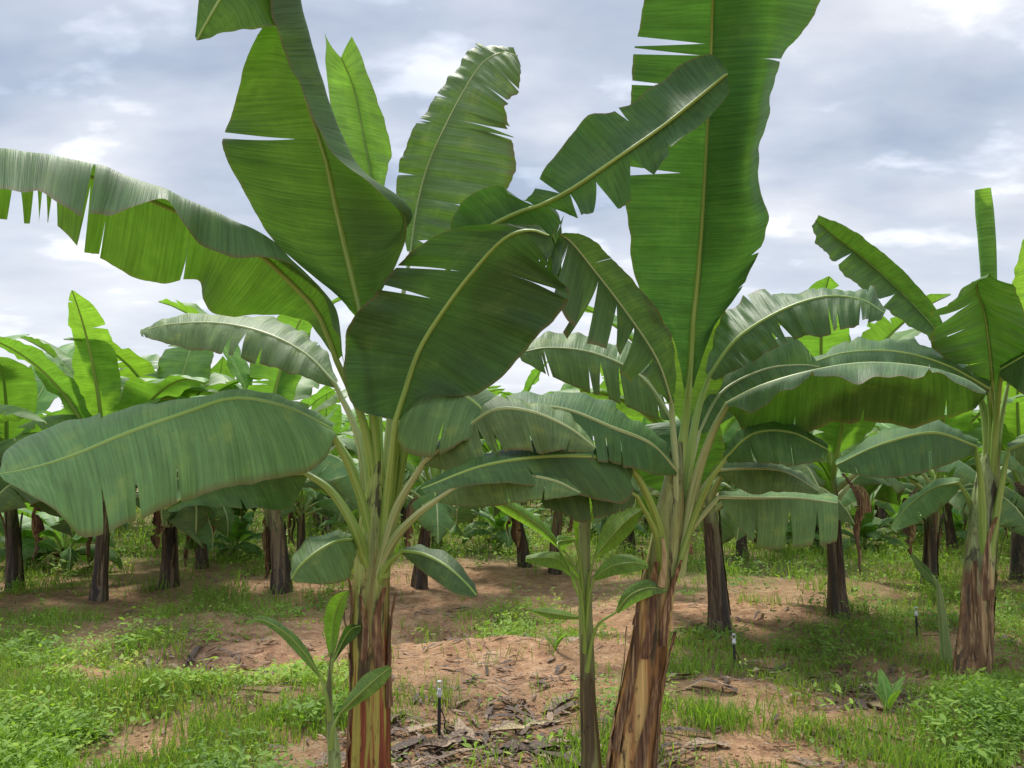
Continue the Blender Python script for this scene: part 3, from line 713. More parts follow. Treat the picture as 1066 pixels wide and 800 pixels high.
# leaves low on the right, glossy grey tops
hero(p1, [[(423, 413, 3.05), (425, 415, 3.05), (424, 420, 3.04)], [(448, 398, 3.2), (442, 405, 3.0), (415, 462, 2.98)], [(485, 402, 3.15), (468, 404, 2.95), (445, 476, 2.9)],
          [(520, 412, 3.05), (495, 420, 2.9), (478, 462, 2.86)], [(525, 428, 2.95), (512, 440, 2.88), (495, 458, 2.86)], [(522, 450, 2.86), (518, 456, 2.85), (512, 458, 2.85)]], 1, 'top',
     [(396, 590, 3.18), (405, 500, 3.14), (415, 450, 3.08)], m=LEAF_OLD, seed=10, r0=.02, tB=[(.45, .5, .03)], cup=.09)
hero(p1, [[(438, 479, 3.0), (440, 482, 3.0), (443, 486, 3.0)], [(458, 452, 3.2), (475, 455, 2.9), (490, 490, 2.86)], [(498, 418, 3.15), (512, 428, 2.82), (530, 470, 2.78)],
          [(545, 415, 3.1), (550, 428, 2.78), (562, 472, 2.74)], [(590, 428, 3.0), (590, 444, 2.75), (585, 470, 2.72)], [(618, 462, 2.75), (620, 466, 2.74), (618, 470, 2.73)]], 1, 'top',
     [(394, 600, 3.16), (412, 532, 3.08)], m=LEAF_OLD, seed=12, r0=.024, rm=RIB_PALE, tA=rand_tears(rt, 3), tB=rand_tears(rt, 5, gap=(.01, .03)), pleat=.006, curl=.15)
hero(p1, [[(453, 517, 2.95), (455, 520, 2.95), (458, 524, 2.95)], [(480, 488, 3.2), (490, 500, 2.86), (498, 528, 2.84)], [(525, 480, 3.15), (532, 494, 2.78), (535, 524, 2.76)],
          [(570, 488, 3.0), (575, 500, 2.75), (572, 520, 2.74)], [(602, 510, 2.78), (604, 513, 2.76), (602, 516, 2.75)]], 1, 'top',
     [(390, 612, 3.18), (408, 566, 3.1), (432, 538, 3.0)], m=LEAF_OLD, seed=13, r0=.022, rm=RIB_PALE, tB=rand_tears(rt, 3), pleat=.006)
# left, above the drooping leaf
hero(p1, [[(352, 397, 3.42), (350, 400, 3.4), (349, 404, 3.4)], [(330, 356, 3.7), (318, 368, 3.45), (310, 392, 3.35)], [(296, 337, 3.85), (275, 346, 3.5), (262, 376, 3.4)],
          [(235, 328, 4.0), (225, 336, 3.6), (215, 366, 3.5)], [(175, 333, 4.0), (175, 338, 3.7), (172, 358, 3.62)], [(147, 343, 3.85), (146, 346, 3.8), (147, 350, 3.75)]], 1, 'top',
     [(388, 570, 3.25), (374, 460, 3.35)], m=LEAF_OLD, seed=14, r0=.022, rm=RIB_PALE, pleat=.006, tA=rand_tears(rt, 2), tB=rand_tears(rt, 4, gap=(.01, .03)))
hero(p1, [[(350, 455, 3.4), (352, 458, 3.4), (353, 462, 3.4)], [(310, 440, 3.8), (312, 452, 3.5), (315, 480, 3.45)], [(260, 440, 3.9), (265, 455, 3.6), (270, 490, 3.6)], [(215, 470, 3.8), (218, 476, 3.75), (222, 482, 3.75)]],
     1, 'top', [(386, 600, 3.25), (372, 500, 3.35)], m=LEAF, seed=15, r0=.02)

# ================================================================== PLANT 2 (right of centre)
b2 = P(653, 812, 3.45); b2[2] = float(ground(b2[0], b2[1])) - .02
p2 = empty('banana_plant', b2, 'large banana plant right of centre with leaning ochre brown stem and one giant upright leaf', 'banana plant', 'large banana plants in the front row')
st2 = [b2] + PP((660, 770, 3.45), (668, 715, 3.45), (678, 650, 3.43), (688, 590, 3.42), (698, 530, 3.4), (706, 460, 3.4))
rd2 = [.108, .094, .084, .074, .066, .058, .022]
add_stem(p2, st2, rd2, STEM2, 5, [(-1.3, .02, .38, .5, .02), (-2.4, .15, .55, .5, .03), (-.6, .05, .5, .5, .04), (-1.9, .42, .70, .45, .04), (-2.9, .5, .74, .4, .05), (3.0, .1, .5, 1.0, .03), (-.9, .45, .7, .6, .03)], n=36, res=90, flute=.07)
hero(p2, [[(712, 404, 3.36), (716, 406, 3.36), (719, 405, 3.35), (722, 403, 3.35)], [(704, 362, 3.3), (719, 362, 3.33), (730, 360, 3.3), (742, 343, 3.25)], [(686, 330, 3.25), (721, 332, 3.3), (746, 330, 3.26), (764, 312, 3.18)],
          [(665, 302, 3.2), (724, 305, 3.28), (756, 300, 3.2), (781, 284, 3.1)], [(655, 245, 3.1), (729, 245, 3.22), (775, 243, 3.02), (798, 234, 3.05)],
          [(650, 182, 3.0), (733, 185, 3.15), (772, 180, 2.92), (790, 170, 3.0)], [(655, 112, 2.95), (737, 118, 3.05), (782, 113, 2.8), (802, 105, 2.95)],
          [(661, 50, 2.9), (740, 55, 2.95), (792, 52, 2.7), (818, 55, 2.86)], [(667, 24, 2.86), (741, 20, 2.9), (796, 15, 2.64), (842, 22, 2.82)],
          [(672, -15, 2.8), (743, -18, 2.8), (797, -22, 2.56), (860, -20, 2.74)], [(695, -80, 2.6), (745, -80, 2.6), (790, -82, 2.5), (835, -80, 2.4)], [(745, -135, 2.4), (748, -138, 2.4), (752, -138, 2.4), (757, -136, 2.38)]],
     1, 'under', [(696, 600, 3.4), (703, 520, 3.4), (712, 450, 3.4)], m=LEAF_MID, seed=21, r0=.030, rm=RIB, nT=150, nU=15, cup=.02, ruffle=.007,
     tA=[(.46, .3, .014), (.58, .3, .006), (.63, .15, .012), (.655, .12, .03)], tB=[(.24, .85, .01), (.32, .8, .01), (.62, .55, .006)])
# lime young blade behind its foot
hero(p2, [[(709, 440, 3.6), (712, 441, 3.6), (716, 440, 3.6)], [(683, 400, 3.6), (714, 402, 3.66), (750, 404, 3.6)], [(672, 352, 3.6), (714, 350, 3.68), (758, 362, 3.6)], [(670, 314, 3.6), (712, 300, 3.65), (752, 316, 3.6)], [(700, 280, 3.6), (712, 278, 3.62), (724, 280, 3.6)]],
     1, 'under', [(700, 560, 3.45), (706, 490, 3.5)], m=LEAF_LIME, seed=22, r0=.018)
# shredded leaf reaching up to the left
hero(p2, [[(697, 420, 3.35), (700, 422, 3.35), (702, 418, 3.34)], [(668, 388, 3.05), (684, 375, 3.2), (700, 360, 3.25)], [(640, 362, 2.9), (652, 326, 3.1), (676, 314, 3.15)],
          [(600, 338, 2.8), (620, 284, 3.0), (642, 274, 3.05)], [(576, 304, 2.75), (596, 254, 2.9), (610, 246, 2.95)], [(573, 262, 2.95), (583, 244, 2.86), (590, 240, 2.83)]], 1, 'top',
     [(697, 600, 3.4), (704, 510, 3.38)], m=LEAF_DARK, seed=23, r0=.024, rm=RIB_PALE, tA=rand_tears(rt, 9, .12, .95, (.05, .25), (.03, .06)), tB=rand_tears(rt, 2), curl=.2, droop=.25, nT=120)
hero(p2, [[(697, 432, 3.5), (700, 435, 3.5), (702, 440, 3.5)], [(672, 372, 3.8), (668, 392, 3.6), (672, 432, 3.55)], [(625, 350, 3.9), (620, 368, 3.7), (625, 412, 3.62)], [(572, 347, 3.9), (572, 362, 3.75), (580, 395, 3.7)], [(540, 362, 3.8), (539, 368, 3.78), (543, 376, 3.76)]],
     1, 'top', [(699, 600, 3.43), (704, 500, 3.46)], m=LEAF_OLD, seed=24, r0=.022, pleat=.008, rm=RIB_PALE, tA=rand_tears(rt, 4), tB=rand_tears(rt, 6, gap=(.01, .03)), curl=.12)
hero(p2, [[(703, 486, 3.36), (705, 490, 3.35), (706, 495, 3.35)], [(680, 448, 3.5), (678, 462, 3.2), (680, 492, 3.16)], [(640, 424, 3.45), (636, 444, 3.02), (640, 482, 2.98)], [(595, 410, 3.3), (590, 426, 2.95), (595, 474, 2.9)],
          [(545, 408, 3.2), (542, 422, 2.9), (545, 458, 2.86)], [(502, 426, 2.95), (500, 430, 2.9), (503, 438, 2.88)]], 1, 'top',
     [(694, 620, 3.4), (703, 550, 3.37)], m=LEAF_DARK, seed=25, r0=.024, rm=RIB_PALE, tA=rand_tears(rt, 3), tB=rand_tears(rt, 9, .15, .95, (.2, .7), (.01, .03)), curl=.15, droop=.1, nT=110)
hero(p2, [[(658, 474, 3.12), (654, 480, 3.1), (660, 492, 3.12)], [(615, 461, 3.2), (612, 474, 2.92), (648, 524, 2.98)], [(562, 462, 3.1), (560, 475, 2.8), (585, 510, 2.8)], [(505, 472, 3.0), (500, 485, 2.7), (508, 504, 2.68)], [(440, 505, 2.65), (438, 509, 2.62), (442, 514, 2.6)]],
     1, 'top', [(690, 610, 3.4), (688, 560, 3.32), (672, 512, 3.2)], m=LEAF_DARK, seed=26, r0=.024, tB=rand_tears(rt, 2), cup=.05)
# broad shaded leaf behind the crown
hero(p2, [[(700, 478, 3.5), (703, 482, 3.5), (708, 484, 3.5)], [(662, 446, 3.7), (700, 440, 3.62), (740, 436, 3.7)], [(655, 470, 3.85), (702, 458, 3.8), (752, 452, 3.85)], [(662, 496, 3.95), (706, 486, 3.92), (748, 484, 3.95)], [(700, 520, 4.0), (708, 522, 4.0), (716, 520, 4.0)]],
     1, 'under', [(698, 590, 3.43), (702, 530, 3.46)], m=LEAF_DARK, seed=27, r0=.02, tA=rand_tears(rt, 3), tB=rand_tears(rt, 3), pleat=.006)
hero(p2, [[(752, 472, 3.3), (756, 476, 3.25), (758, 482, 3.25)], [(776, 440, 3.4), (784, 452, 3.1), (792, 482, 3.05)], [(815, 438, 3.35), (822, 450, 3.0), (826, 484, 2.95)], [(858, 462, 3.05), (862, 468, 2.95), (858, 480, 2.94)]],
     1, 'top', [(702, 600, 3.4), (722, 540, 3.38), (740, 500, 3.3)], m=LEAF_DARK, seed=36, r0=.018, rm=RIB, tA=rand_tears(rt, 2), tB=rand_tears(rt, 4), pleat=.008, curl=.15)
hero(p2, [[(668, 512, 3.2), (664, 516, 3.18), (664, 522, 3.2)], [(640, 490, 3.35), (635, 502, 3.1), (640, 535, 3.05)], [(600, 486, 3.3), (596, 500, 3.0), (605, 540, 2.98)], [(562, 505, 3.05), (560, 512, 2.98), (566, 528, 2.96)]],
     1, 'top', [(690, 610, 3.4), (684, 560, 3.3)], m=LEAF_DARK, seed=37, r0=.018, tA=rand_tears(rt, 2), tB=rand_tears(rt, 4), pleat=.008, curl=.2, droop=.15)
# right: torn leaf arching over
hero(p2, [[(735, 388, 3.46), (738, 392, 3.45), (743, 396, 3.44)], [(752, 338, 3.6), (766, 354, 3.4), (786, 376, 3.35)], [(800, 308, 3.55), (812, 324, 3.3), (830, 352, 3.22)], [(858, 297, 3.4), (858, 309, 3.2), (866, 350, 3.12)],
          [(900, 302, 3.25), (896, 312, 3.12), (896, 336, 3.06)], [(923, 322, 3.1), (921, 326, 3.08), (918, 332, 3.06)]], 1, 'top',
     [(704, 590, 3.42), (716, 490, 3.45), (726, 430, 3.46)], m=LEAF_DARK, seed=28, r0=.024, pleat=.008, tA=rand_tears(rt, 5, u0=(.3, .7)), tB=rand_tears(rt, 9, .1, .95, (.2, .7), (.008, .024)), curl=.2, nT=120, ruffle=.016)
hero(p2, [[(726, 446, 3.55), (728, 450, 3.55), (732, 452, 3.55)], [(742, 388, 3.7), (752, 408, 3.6), (768, 432, 3.55)], [(785, 358, 3.75), (795, 385, 3.65), (805, 412, 3.6)], [(828, 352, 3.75), (832, 380, 3.7), (836, 402, 3.65)], [(852, 378, 3.72), (853, 382, 3.7), (852, 388, 3.7)]],
     1, 'top', [(704, 600, 3.45), (716, 500, 3.5)], m=LEAF, seed=29, r0=.02, pleat=.006, rm=RIB_PALE, tA=rand_tears(rt, 2), tB=rand_tears(rt, 3))
# long dark leaf to the right
hero(p2, [[(758, 424, 3.1), (756, 420, 3.16), (758, 428, 3.2)], [(788, 424, 2.9), (792, 402, 3.05), (780, 450, 3.2)], [(838, 400, 2.72), (842, 387, 2.95), (838, 450, 3.15)], [(900, 392, 2.62), (900, 378, 2.88), (890, 440, 3.1)],
          [(958, 394, 2.58), (960, 382, 2.8), (955, 441, 3.0)], [(1004, 402, 2.58), (1002, 394, 2.72), (1005, 432, 2.88)], [(1026, 410, 2.66), (1026, 408, 2.68), (1025, 414, 2.7)]], 1, 'top',
     [(706, 600, 3.42), (722, 510, 3.38), (740, 455, 3.26)], m=LEAF_DARK, seed=30, r0=.026, rm=RIB_PALE, cup=.05, tA=rand_tears(rt, 3, u0=(.5, .8)), tB=[(.3, .7, .012), (.52, .8, .01), (.75, .6, .01)], nT=110, ruffle=.014)
# low right leaves
hero(p2, [[(743, 486, 3.4), (745, 490, 3.38), (748, 495, 3.38)], [(782, 476, 3.5), (782, 488, 3.28), (782, 514, 3.24)], [(820, 484, 3.4), (818, 492, 3.2), (814, 512, 3.16)], [(852, 508, 3.2), (853, 512, 3.18), (849, 515, 3.17)]],
     1, 'top', [(703, 600, 3.4), (720, 530, 3.4)], m=LEAF_OLD, seed=31, r0=.02, rm=RIB_PALE, pleat=.006)
hero(p2, [[(748, 512, 3.4), (748, 518, 3.38), (752, 526, 3.38)], [(785, 510, 3.6), (785, 519, 3.4), (785, 566, 3.36)], [(830, 512, 3.65), (830, 519, 3.45), (828, 570, 3.4)], [(872, 518, 3.6), (872, 524, 3.5), (872, 562, 3.46)]],
     1, 'top', [(690, 610, 3.4), (712, 562, 3.4)], m=LEAF_OLD, seed=32, r0=.02, rm=RIB_PALE, tB=[(.35, .15, .05), (.6, .2, .07), (.82, .2, .05)], droop=.1, curl=.1)
# cut and dried stub beside the stem
new_obj('dry_petiole', tube(PP((688, 610, 3.34), (692, 585, 3.3), (690, 560, 3.28)), [.016, .012, .006], 8, res=10).mesh('dry_petiole', np.array(p2.location)), p2, (DRY_PALE,))

# ================================================================== PLANT 3 (right edge)
b3 = G(1012, 706); b3[2] -= .02; Y3 = b3[1]
p3 = empty('banana_plant', b3, 'tall banana plant near the right edge with brown stem and a rolled upright spear leaf', 'banana plant', 'large banana plants in the front row')
st3 = [b3] + PP((1016, 660, Y3), (1019, 610, Y3), (1024, 550, Y3), (1029, 500, Y3), (1033, 450, Y3))
rd3 = [.112, .098, .092, .086, .075, .030]
add_stem(p3, st3, rd3, STEM3, 8, [(-1.2, .02, .4, .6, .02), (-2.3, .1, .5, .6, .04), (-.4, .2, .6, .5, .05), (-1.7, .35, .66, .4, .05)], n=32, res=70, flute=.07)
Y = Y3
new_obj('rolled_leaf', tube(PP((1031, 520, Y), (1034, 420, Y), (1031, 330, Y - .05), (1028, 260, Y - .1), (1025, 222, Y - .12), (1023, 197, Y - .15)), [.03, .035, .045, .055, .058, .05], 14, res=30).mesh('rolled_leaf', np.array(p3.location)), p3, (LEAF_LIME,))
def h3(st, rib, seen, pet, **kw):
    kw.setdefault('nT', 80); kw.setdefault('nU', 9)
    return hero(p3, [[(a, b, Y + c) for a, b, c in row] for row in st], rib, seen, [(a, b, Y + c) for a, b, c in pet], r0=kw.pop('r0', .028), **kw)
h3([[(990, 362, .1), (992, 366, .1), (990, 370, .1)], [(972, 318, .0), (955, 322, .05), (940, 334, -.1)], [(925, 268, -.1), (908, 277, .0), (885, 290, -.2)], [(882, 237, -.2), (872, 249, -.1), (858, 262, -.3)], [(852, 224, -.25), (849, 230, -.22), (844, 236, -.3)]], 1, 'top',
   [(1028, 540, 0), (1026, 440, 0), (1010, 390, .05)], m=LEAF, seed=41, tB=[(.35, .45, .03), (.62, .3, .03)], pleat=.008)
h3([[(1030, 400, -.1), (1033, 402, -.1), (1036, 400, -.1)], [(985, 374, -.3), (1030, 366, -.3), (1082, 384, -.3)], [(966, 350, -.5), (1024, 325, -.45), (1072, 352, -.5)], [(980, 318, -.75), (1016, 297, -.6), (1062, 312, -.6)], [(1010, 290, -.8), (1030, 286, -.75), (1055, 296, -.75)]], 1, 'top',
   [(1031, 540, 0), (1034, 450, -.05)], m=LEAF_DARK, seed=42, pleat=.012, tA=rand_tears(rt, 6, u0=(.3, .7), gap=(.02, .05)), curl=.2)
h3([[(1046, 400, .1), (1048, 402, .1), (1051, 402, .1)], [(1050, 350, .0), (1070, 350, .1), (1095, 360, .1)], [(1052, 300, -.1), (1078, 295, .0), (1105, 310, .0)], [(1062, 262, -.2), (1080, 255, -.1), (1100, 268, -.1)], [(1078, 235, -.2), (1082, 234, -.2), (1086, 236, -.2)]], 1, 'under',
   [(1032, 540, 0), (1040, 450, .05)], m=LEAF_LIME, seed=43, pleat=.004)
h3([[(1030, 398, -.1), (1030, 404, -.2), (1028, 412, -.2)], [(985, 368, .1), (985, 380, -.4), (985, 404, -.5)], [(935, 355, .0), (935, 366, -.6), (935, 390, -.7)], [(880, 358, -.2), (880, 367, -.7), (882, 388, -.8)], [(842, 376, -.7), (840, 379, -.8), (843, 384, -.8)]], 1, 'top',
   [(1027, 550, 0), (1032, 450, -.05)], m=LEAF_DARK, seed=44, tA=rand_tears(rt, 3), tB=rand_tears(rt, 4), ruffle=.02)
h3([[(1040, 378, -.2), (1042, 384, -.3), (1040, 392, -.3)], [(1080, 345, 0), (1082, 365, -.5), (1078, 418, -.6)], [(1130, 350, -.1), (1132, 370, -.7), (1128, 425, -.8)], [(1185, 395, -.8), (1187, 400, -.9), (1185, 406, -.9)]], 1, 'top',
   [(1032, 550, 0), (1036, 450, -.1)], m=LEAF_DARK, seed=45, tB=rand_tears(rt, 3))
h3([[(1018, 458, -.1), (1016, 464, -.15), (1014, 472, -.15)], [(975, 440, .2), (972, 450, -.3), (975, 488, -.35)], [(920, 450, .2), (918, 462, -.4), (925, 498, -.45)], [(872, 480, -.2), (870, 484, -.45), (876, 492, -.45)]], 1, 'top',
   [(1024, 590, -.05), (1022, 510, -.1)], m=LEAF_DARK, seed=46, tB=rand_tears(rt, 4))
h3([[(1048, 462, -.1), (1050, 468, -.15), (1052, 474, -.15)], [(1085, 448, .2), (1088, 458, -.2), (1085, 500, -.2)], [(1130, 470, .2), (1132, 480, -.2), (1128, 515, -.2)], [(1160, 520, -.1), (1162, 525, -.2), (1160, 530, -.2)]], 1, 'top',
   [(1028, 590, -.05), (1040, 520, -.1)], m=LEAF_OLD, seed=47, tB=rand_tears(rt, 4))
h3([[(1000, 498, .1), (998, 502, .1), (1000, 508, .1)], [(975, 500, .4), (972, 508, .2), (980, 530, .1)], [(945, 520, .5), (944, 528, .3), (955, 545, .2)], [(928, 548, .4), (928, 551, .35), (932, 553, .3)]], 1, 'top',
   [(1022, 590, .05), (1012, 530, .1)], m=LEAF_OLD, seed=48, tB=rand_tears(rt, 3))

# ================================================================== plants of the rows behind: built from a few grown kinds
def grow(seed, H=3.0, nleaf=11, nT=30, nU=7, hang=0.1, torn=1.0, stemh=.40, wide=1.15):
    """parts of one plant in local space: [(part name, Geo, material, parent index)]"""
    rnd = np.random.RandomState(seed); parts = []
    hs = H * stemh; lean = rnd.uniform(-.15, .15, 2) * H * .5
    pts = [np.array((lean[0] * f ** 1.5, lean[1] * f ** 1.5, hs * f)) for f in (0, .2, .45, .7, .9, 1.15)]
    rad = np.array([.100, .076, .066, .060, .050, .02]) * (H / 3.0) * rnd.uniform(.9, 1.1)
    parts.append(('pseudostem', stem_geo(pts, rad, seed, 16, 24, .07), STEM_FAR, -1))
    for j in range(2):
        parts.append(('dry_sheath', sheath_geo(pts, rad, rnd.uniform(0, 6.28), rnd.uniform(0, .2), rnd.uniform(.45, .75), rnd.uniform(.6, 1.1), rnd.uniform(.03, .08), seed + j), DRY_OLD, 0))
    az0 = rnd.uniform(0, 6.28)
    for i in range(nleaf):
        age = i / (nleaf - 1)
        azm = az0 + i * 2.4 + rnd.uniform(-.35, .35)
        L = H * rnd.uniform(.42, .56) * (1 - .2 * age)
        e0 = R(82 - 46 * age ** .8 + rnd.uniform(-8, 8)); kdrop = R(38 + 84 * age + rnd.uniform(-26, 36) + 30 * hang)
        z0 = hs * (1.06 - .36 * age)
        d = np.array((math.cos(azm), math.sin(azm), 0.))
        c0 = cr(np.array(pts), [min(4.9, 5 * z0 / (1.15 * hs))])[0]
        petl = L * .20
        n = 12; p = c0 + np.array((0, 0, 0)) + d * .01; path = [c0 - np.array((0, 0, .25 * H / 3)), p]
        step = (L + petl) / n; ang = e0; S = []
        sway = rnd.uniform(-.45, .45)
        for k in range(1, n + 1):
            f = k / n
            a = e0 - kdrop * f ** 1.6
            dd = d * math.cos(a) + np.array((-d[1], d[0], 0)) * sway * f * math.cos(a)
            p = p + (dd + np.array((0, 0, math.sin(a)))) * step
            path.append(p)
        path = np.array(path); rp = path[1:]
        ks = np.linspace(petl / (L + petl) * n, n, 9); ribp = cr(rp, ks)
        T = norm(np.gradient(ribp, axis=0)); W = H * rnd.uniform(.062, .088) * wide
        prof = np.array([.02, .62, .9, 1, 1, .95, .82, .55, .03]) * W
        vfold = R(25 - 75 * age + rnd.uniform(-20, 12) - 40 * hang)
        for k in range(9):
            t = T[k]; s_ = norm(np.cross(t, np.array((0, 0, 1.)) + d * .001)); up = norm(np.cross(s_, t))
            if up[2] < 0 and age < .5: pass
            fa = vfold * (.4 + .6 * k / 8); fb = vfold * (.4 + .6 * k / 8) + rnd.uniform(-.2, .2)
            S.append([ribp[k] + (-s_ * math.cos(fa) + up * math.sin(fa)) * prof[k], ribp[k], ribp[k] + (s_ * math.cos(fb) + up * math.sin(fb)) * prof[k]])
        S = np.array(S)
        nt = int(torn * (2.6 + 7 * age) * rnd.uniform(.3, 1.2))
        geo, _ = lamina(S, 1, rnd, nT, nU, rand_tears(rnd, nt, gap=(.01, .04)), rand_tears(rnd, nt, gap=(.01, .04)), .07, .014, .006 if nT > 25 else 0, .15 * age, .15)
        mt = LEAF_LIME if (i < 2 and rnd.rand() < .4) else (LEAF_OLD if age > .6 else LEAF_FAR)
        parts.append(('leaf', geo, mt, -1))
        li = len(parts) - 1
        rr = np.concatenate([path[:1], cr(rp, np.linspace(0, n, 14))]); rdd = np.concatenate([[.03], np.linspace(.026, .004, 14)]) * H / 3
        off = norm(np.cross(np.gradient(rr, axis=0), np.array((-d[1], d[0], 0.))))
        parts.append(('midrib', tube(rr + off * (rdd * .0)[:, None] - np.array((0, 0, .006)), rdd, 7), RIB_PALE if age > .5 else RIB, li))
    for q in range(1 + rnd.randint(0, 2)):                      # withered leaves hanging along the stem
        azm = rnd.uniform(0, 6.28); d = np.array((math.cos(azm), math.sin(azm), 0.)); sd = np.array((-d[1], d[0], 0)); z0 = hs * rnd.uniform(.72, .95); L = hs * rnd.uniform(.4, .75); S = []
        for k in range(7):
            f = k / 6; c = d * (.08 + .13 * math.sin(min(1, f * 2.2) * 1.6) + .03 * rnd.uniform(-1, 1)) + np.array((0, 0, z0 + .06 * math.sin(f * 3.1) - L * f ** 1.15)); w = (.03, .05, .07, .08, .07, .05, .01)[k] * rnd.uniform(.7, 1.4)
            S.append([c - sd * w + d * .02 * rnd.uniform(-1, 1), c + d * .02, c + sd * w * .8 + d * .03 * rnd.uniform(-1, 1)])
        geo, _ = lamina(np.array(S), 1, rnd, 18 if nT > 20 else 9, 4, rand_tears(rnd, 4, gap=(.03, .08)), rand_tears(rnd, 4, gap=(.03, .08)), .2, .02, .01, .1, .5)
        parts.append(('dead_leaf', geo, DRY, -1))
    return parts
def realise(parts, root):
    objs = []
    for nm, geo, m, par in parts:
        o = new_obj(nm, geo.mesh(nm), root if par < 0 else objs[par], (m,)); objs.append(o)
def copy_tree(o, parent=None):
    c = o.copy(); col.objects.link(c); c.parent = parent
    for ch in list(o.children): copy_tree(ch, c)
    return c
KINDS = [dict(seed=101, nleaf=13), dict(seed=102, nleaf=13, torn=1.3, hang=.3), dict(seed=103, nleaf=14, hang=.3), dict(seed=104, nleaf=13, H=2.9), dict(seed=105, nleaf=14, H=3.2), dict(seed=106, nleaf=13, hang=.45, torn=1.6)]
protos = []
GRP_MID = 'banana plants in the rows behind'
# (px, py of stem foot, kind, turn, scale, label)
MID = [
 (873, 642, 0, 0.4, 1.00, 'slim banana plant standing alone on bare soil right of centre, straight brown stem'),
 (750, 658, 1, 2.0, .98, 'banana plant with blackish peeling stem just right of the large leaning plant'),
 (968, 612, 2, 1.1, .98, 'banana plant behind the pale thin stem at the right'),
 (1061, 606, 3, 3.0, 1.05, 'banana plant cut by the right edge of the photo, brown stem in grass'),
 (293, 617, 4, 0.0, 1.00, 'banana plant with dark conical stem just left of the nearest left plant'),
 (176, 611, 5, 2.5, 1.04, 'banana plant with leaning dark stem below the middle of the broad drooping leaf'),
 (103, 625, 0, 4.0, .98, 'banana plant with ragged brown stem at the left, second from the left edge'),
 (15, 614, 2, 5.2, 1.00, 'banana plant with short dark stem at the left edge of the photo'),
 (577, 600, 1, 5.0, .86, 'short banana plant with thick shaggy stem behind the young centre plant'),
 (436, 612, 3, 2.2, .90, 'banana plant with dark foot beside the low soil basin, right of the nearest left stem'),
 (546, 590, 5, 0.8, .95, 'banana plant with thin dark stem in the grass left of the shaggy short one'),
 (237, 560, 1, 1.5, 1.0, 'farther banana plant with dark stem in green undergrowth, left of the conical stem'),
 (208, 560, 4, 3.9, 1.0, 'farther banana plant right behind the leaning dark stem on the left'),
 (130, 548, 3, .3, 1.0, 'farther banana plant between the two left stems, thin and dark'),
 (60, 560, 4, 2.9, 1.0, 'farther banana plant between the left edge stem and the ragged brown stem'),
 (773, 583, 2, 3.3, .95, 'banana plant with reddish brown stem in grass right behind the blackish one'),
 (800, 558, 0, 5.5, .95, 'farther banana plant in bright grass right of the reddish brown stem'),
 (918, 560, 5, 4.4, 1.0, 'farther banana plant between the slim plant and the dry thin stem'),
 (455, 572, 0, 1.9, 1.0, 'farther banana plant with brown stem just right of the nearest left plant'),
 (655, 575, 4, 1.2, .95, 'farther banana plant hidden mostly behind the young centre plant leaves'),
 (340, 560, 5, 5.9, 1.0, 'farther banana plant seen between the conical stem and the nearest left stem'),
 (700, 560, 3, 4.9, 1.0, 'farther banana plant seen just right of the leaning ochre stem'),
 (1000, 562, 1, .9, 1.0, 'farther banana plant seen just left of the right edge plant stem'),
]
for i, (px, py, kd, turn, sc, lab) in enumerate(MID):
    g0 = G(px, py)
    while len(protos) <= kd:
        protos.append(None)
    if protos[kd] is None:
        root = empty('banana_plant', g0, lab, 'banana plant', GRP_MID); realise(grow(**KINDS[kd]), root); protos[kd] = root
    else:
        root = copy_tree(protos[kd]); root['label'] = lab
    root.location = Vector((g0[0], g0[1], g0[2] - .02)); root.rotation_euler = (0, 0, turn); root.scale = (sc * 1.1, sc * 1.1, sc * 1.14)
# far rows: each plant one light mesh
far_me = []
for s in range(7):
    g = Geo(); mats = [STEM_FAR, LEAF_FAR, LEAF_OLD, LEAF_LIME, RIB, DRY_OLD, RIB_PALE, DRY]
    for nm, geo, m, par in grow(200 + s, H=(3.1, 2.8, 3.2, 1.9, 3.0, 2.7, 2.9)[s], nleaf=14, nT=14, nU=4, hang=.15 * (s % 4), torn=.8, stemh=(.40, .36, .43, .15, .40, .34, .38)[s], wide=1.2):
        g.join(geo, mats.index(m))
    far_me.append((g.mesh('banana_plant'), mats))
for m_, ms in far_me:
    for q in ms: m_.materials.append(q)
rf = random.Random(4)
placed = [tuple(G(px, py)[:2]) for px, py, *_ in MID]
nfar = 0
row = 11.2
while row < 44:
    xw = row * .78 + 3; x = -xw + rf.uniform(0, 1)
    while x < xw:
        xx, yy = x + rf.uniform(-.3, .3), row + rf.uniform(-.35, .35)
        ppx, ppy = project(xx, yy)
        skip = any((xx - a) ** 2 + (yy - b) ** 2 < 2.6 for a, b in placed) or rf.random() < .04 or nfar > 262
        if not skip:
            me_, _ = far_me[rf.choice((0, 0, 1, 2, 2, 4, 4, 5, 6, 6, 3))]
            o = bpy.data.objects.new('banana_plant', me_); col.objects.link(o)
            o.location = (xx, yy, float(ground(xx, yy)) - .02); o.rotation_euler = (0, 0, rf.uniform(0, 6.28)); s_ = rf.uniform(.9, 1.12); o.scale = (s_, s_, s_)
            side = 'left' if ppx < 370 else ('right' if ppx > 720 else 'centre')
            dist = 'nearer' if row < 24 else 'farthest'
            tag(o, 'small distant banana plant in the %s rows at the back, %s third' % (dist, side), 'banana plant', 'distant banana plants, %s %s' % (dist, side))
            nfar += 1
        x += 1.75
    row += 2.2 + (row - 13) * .09
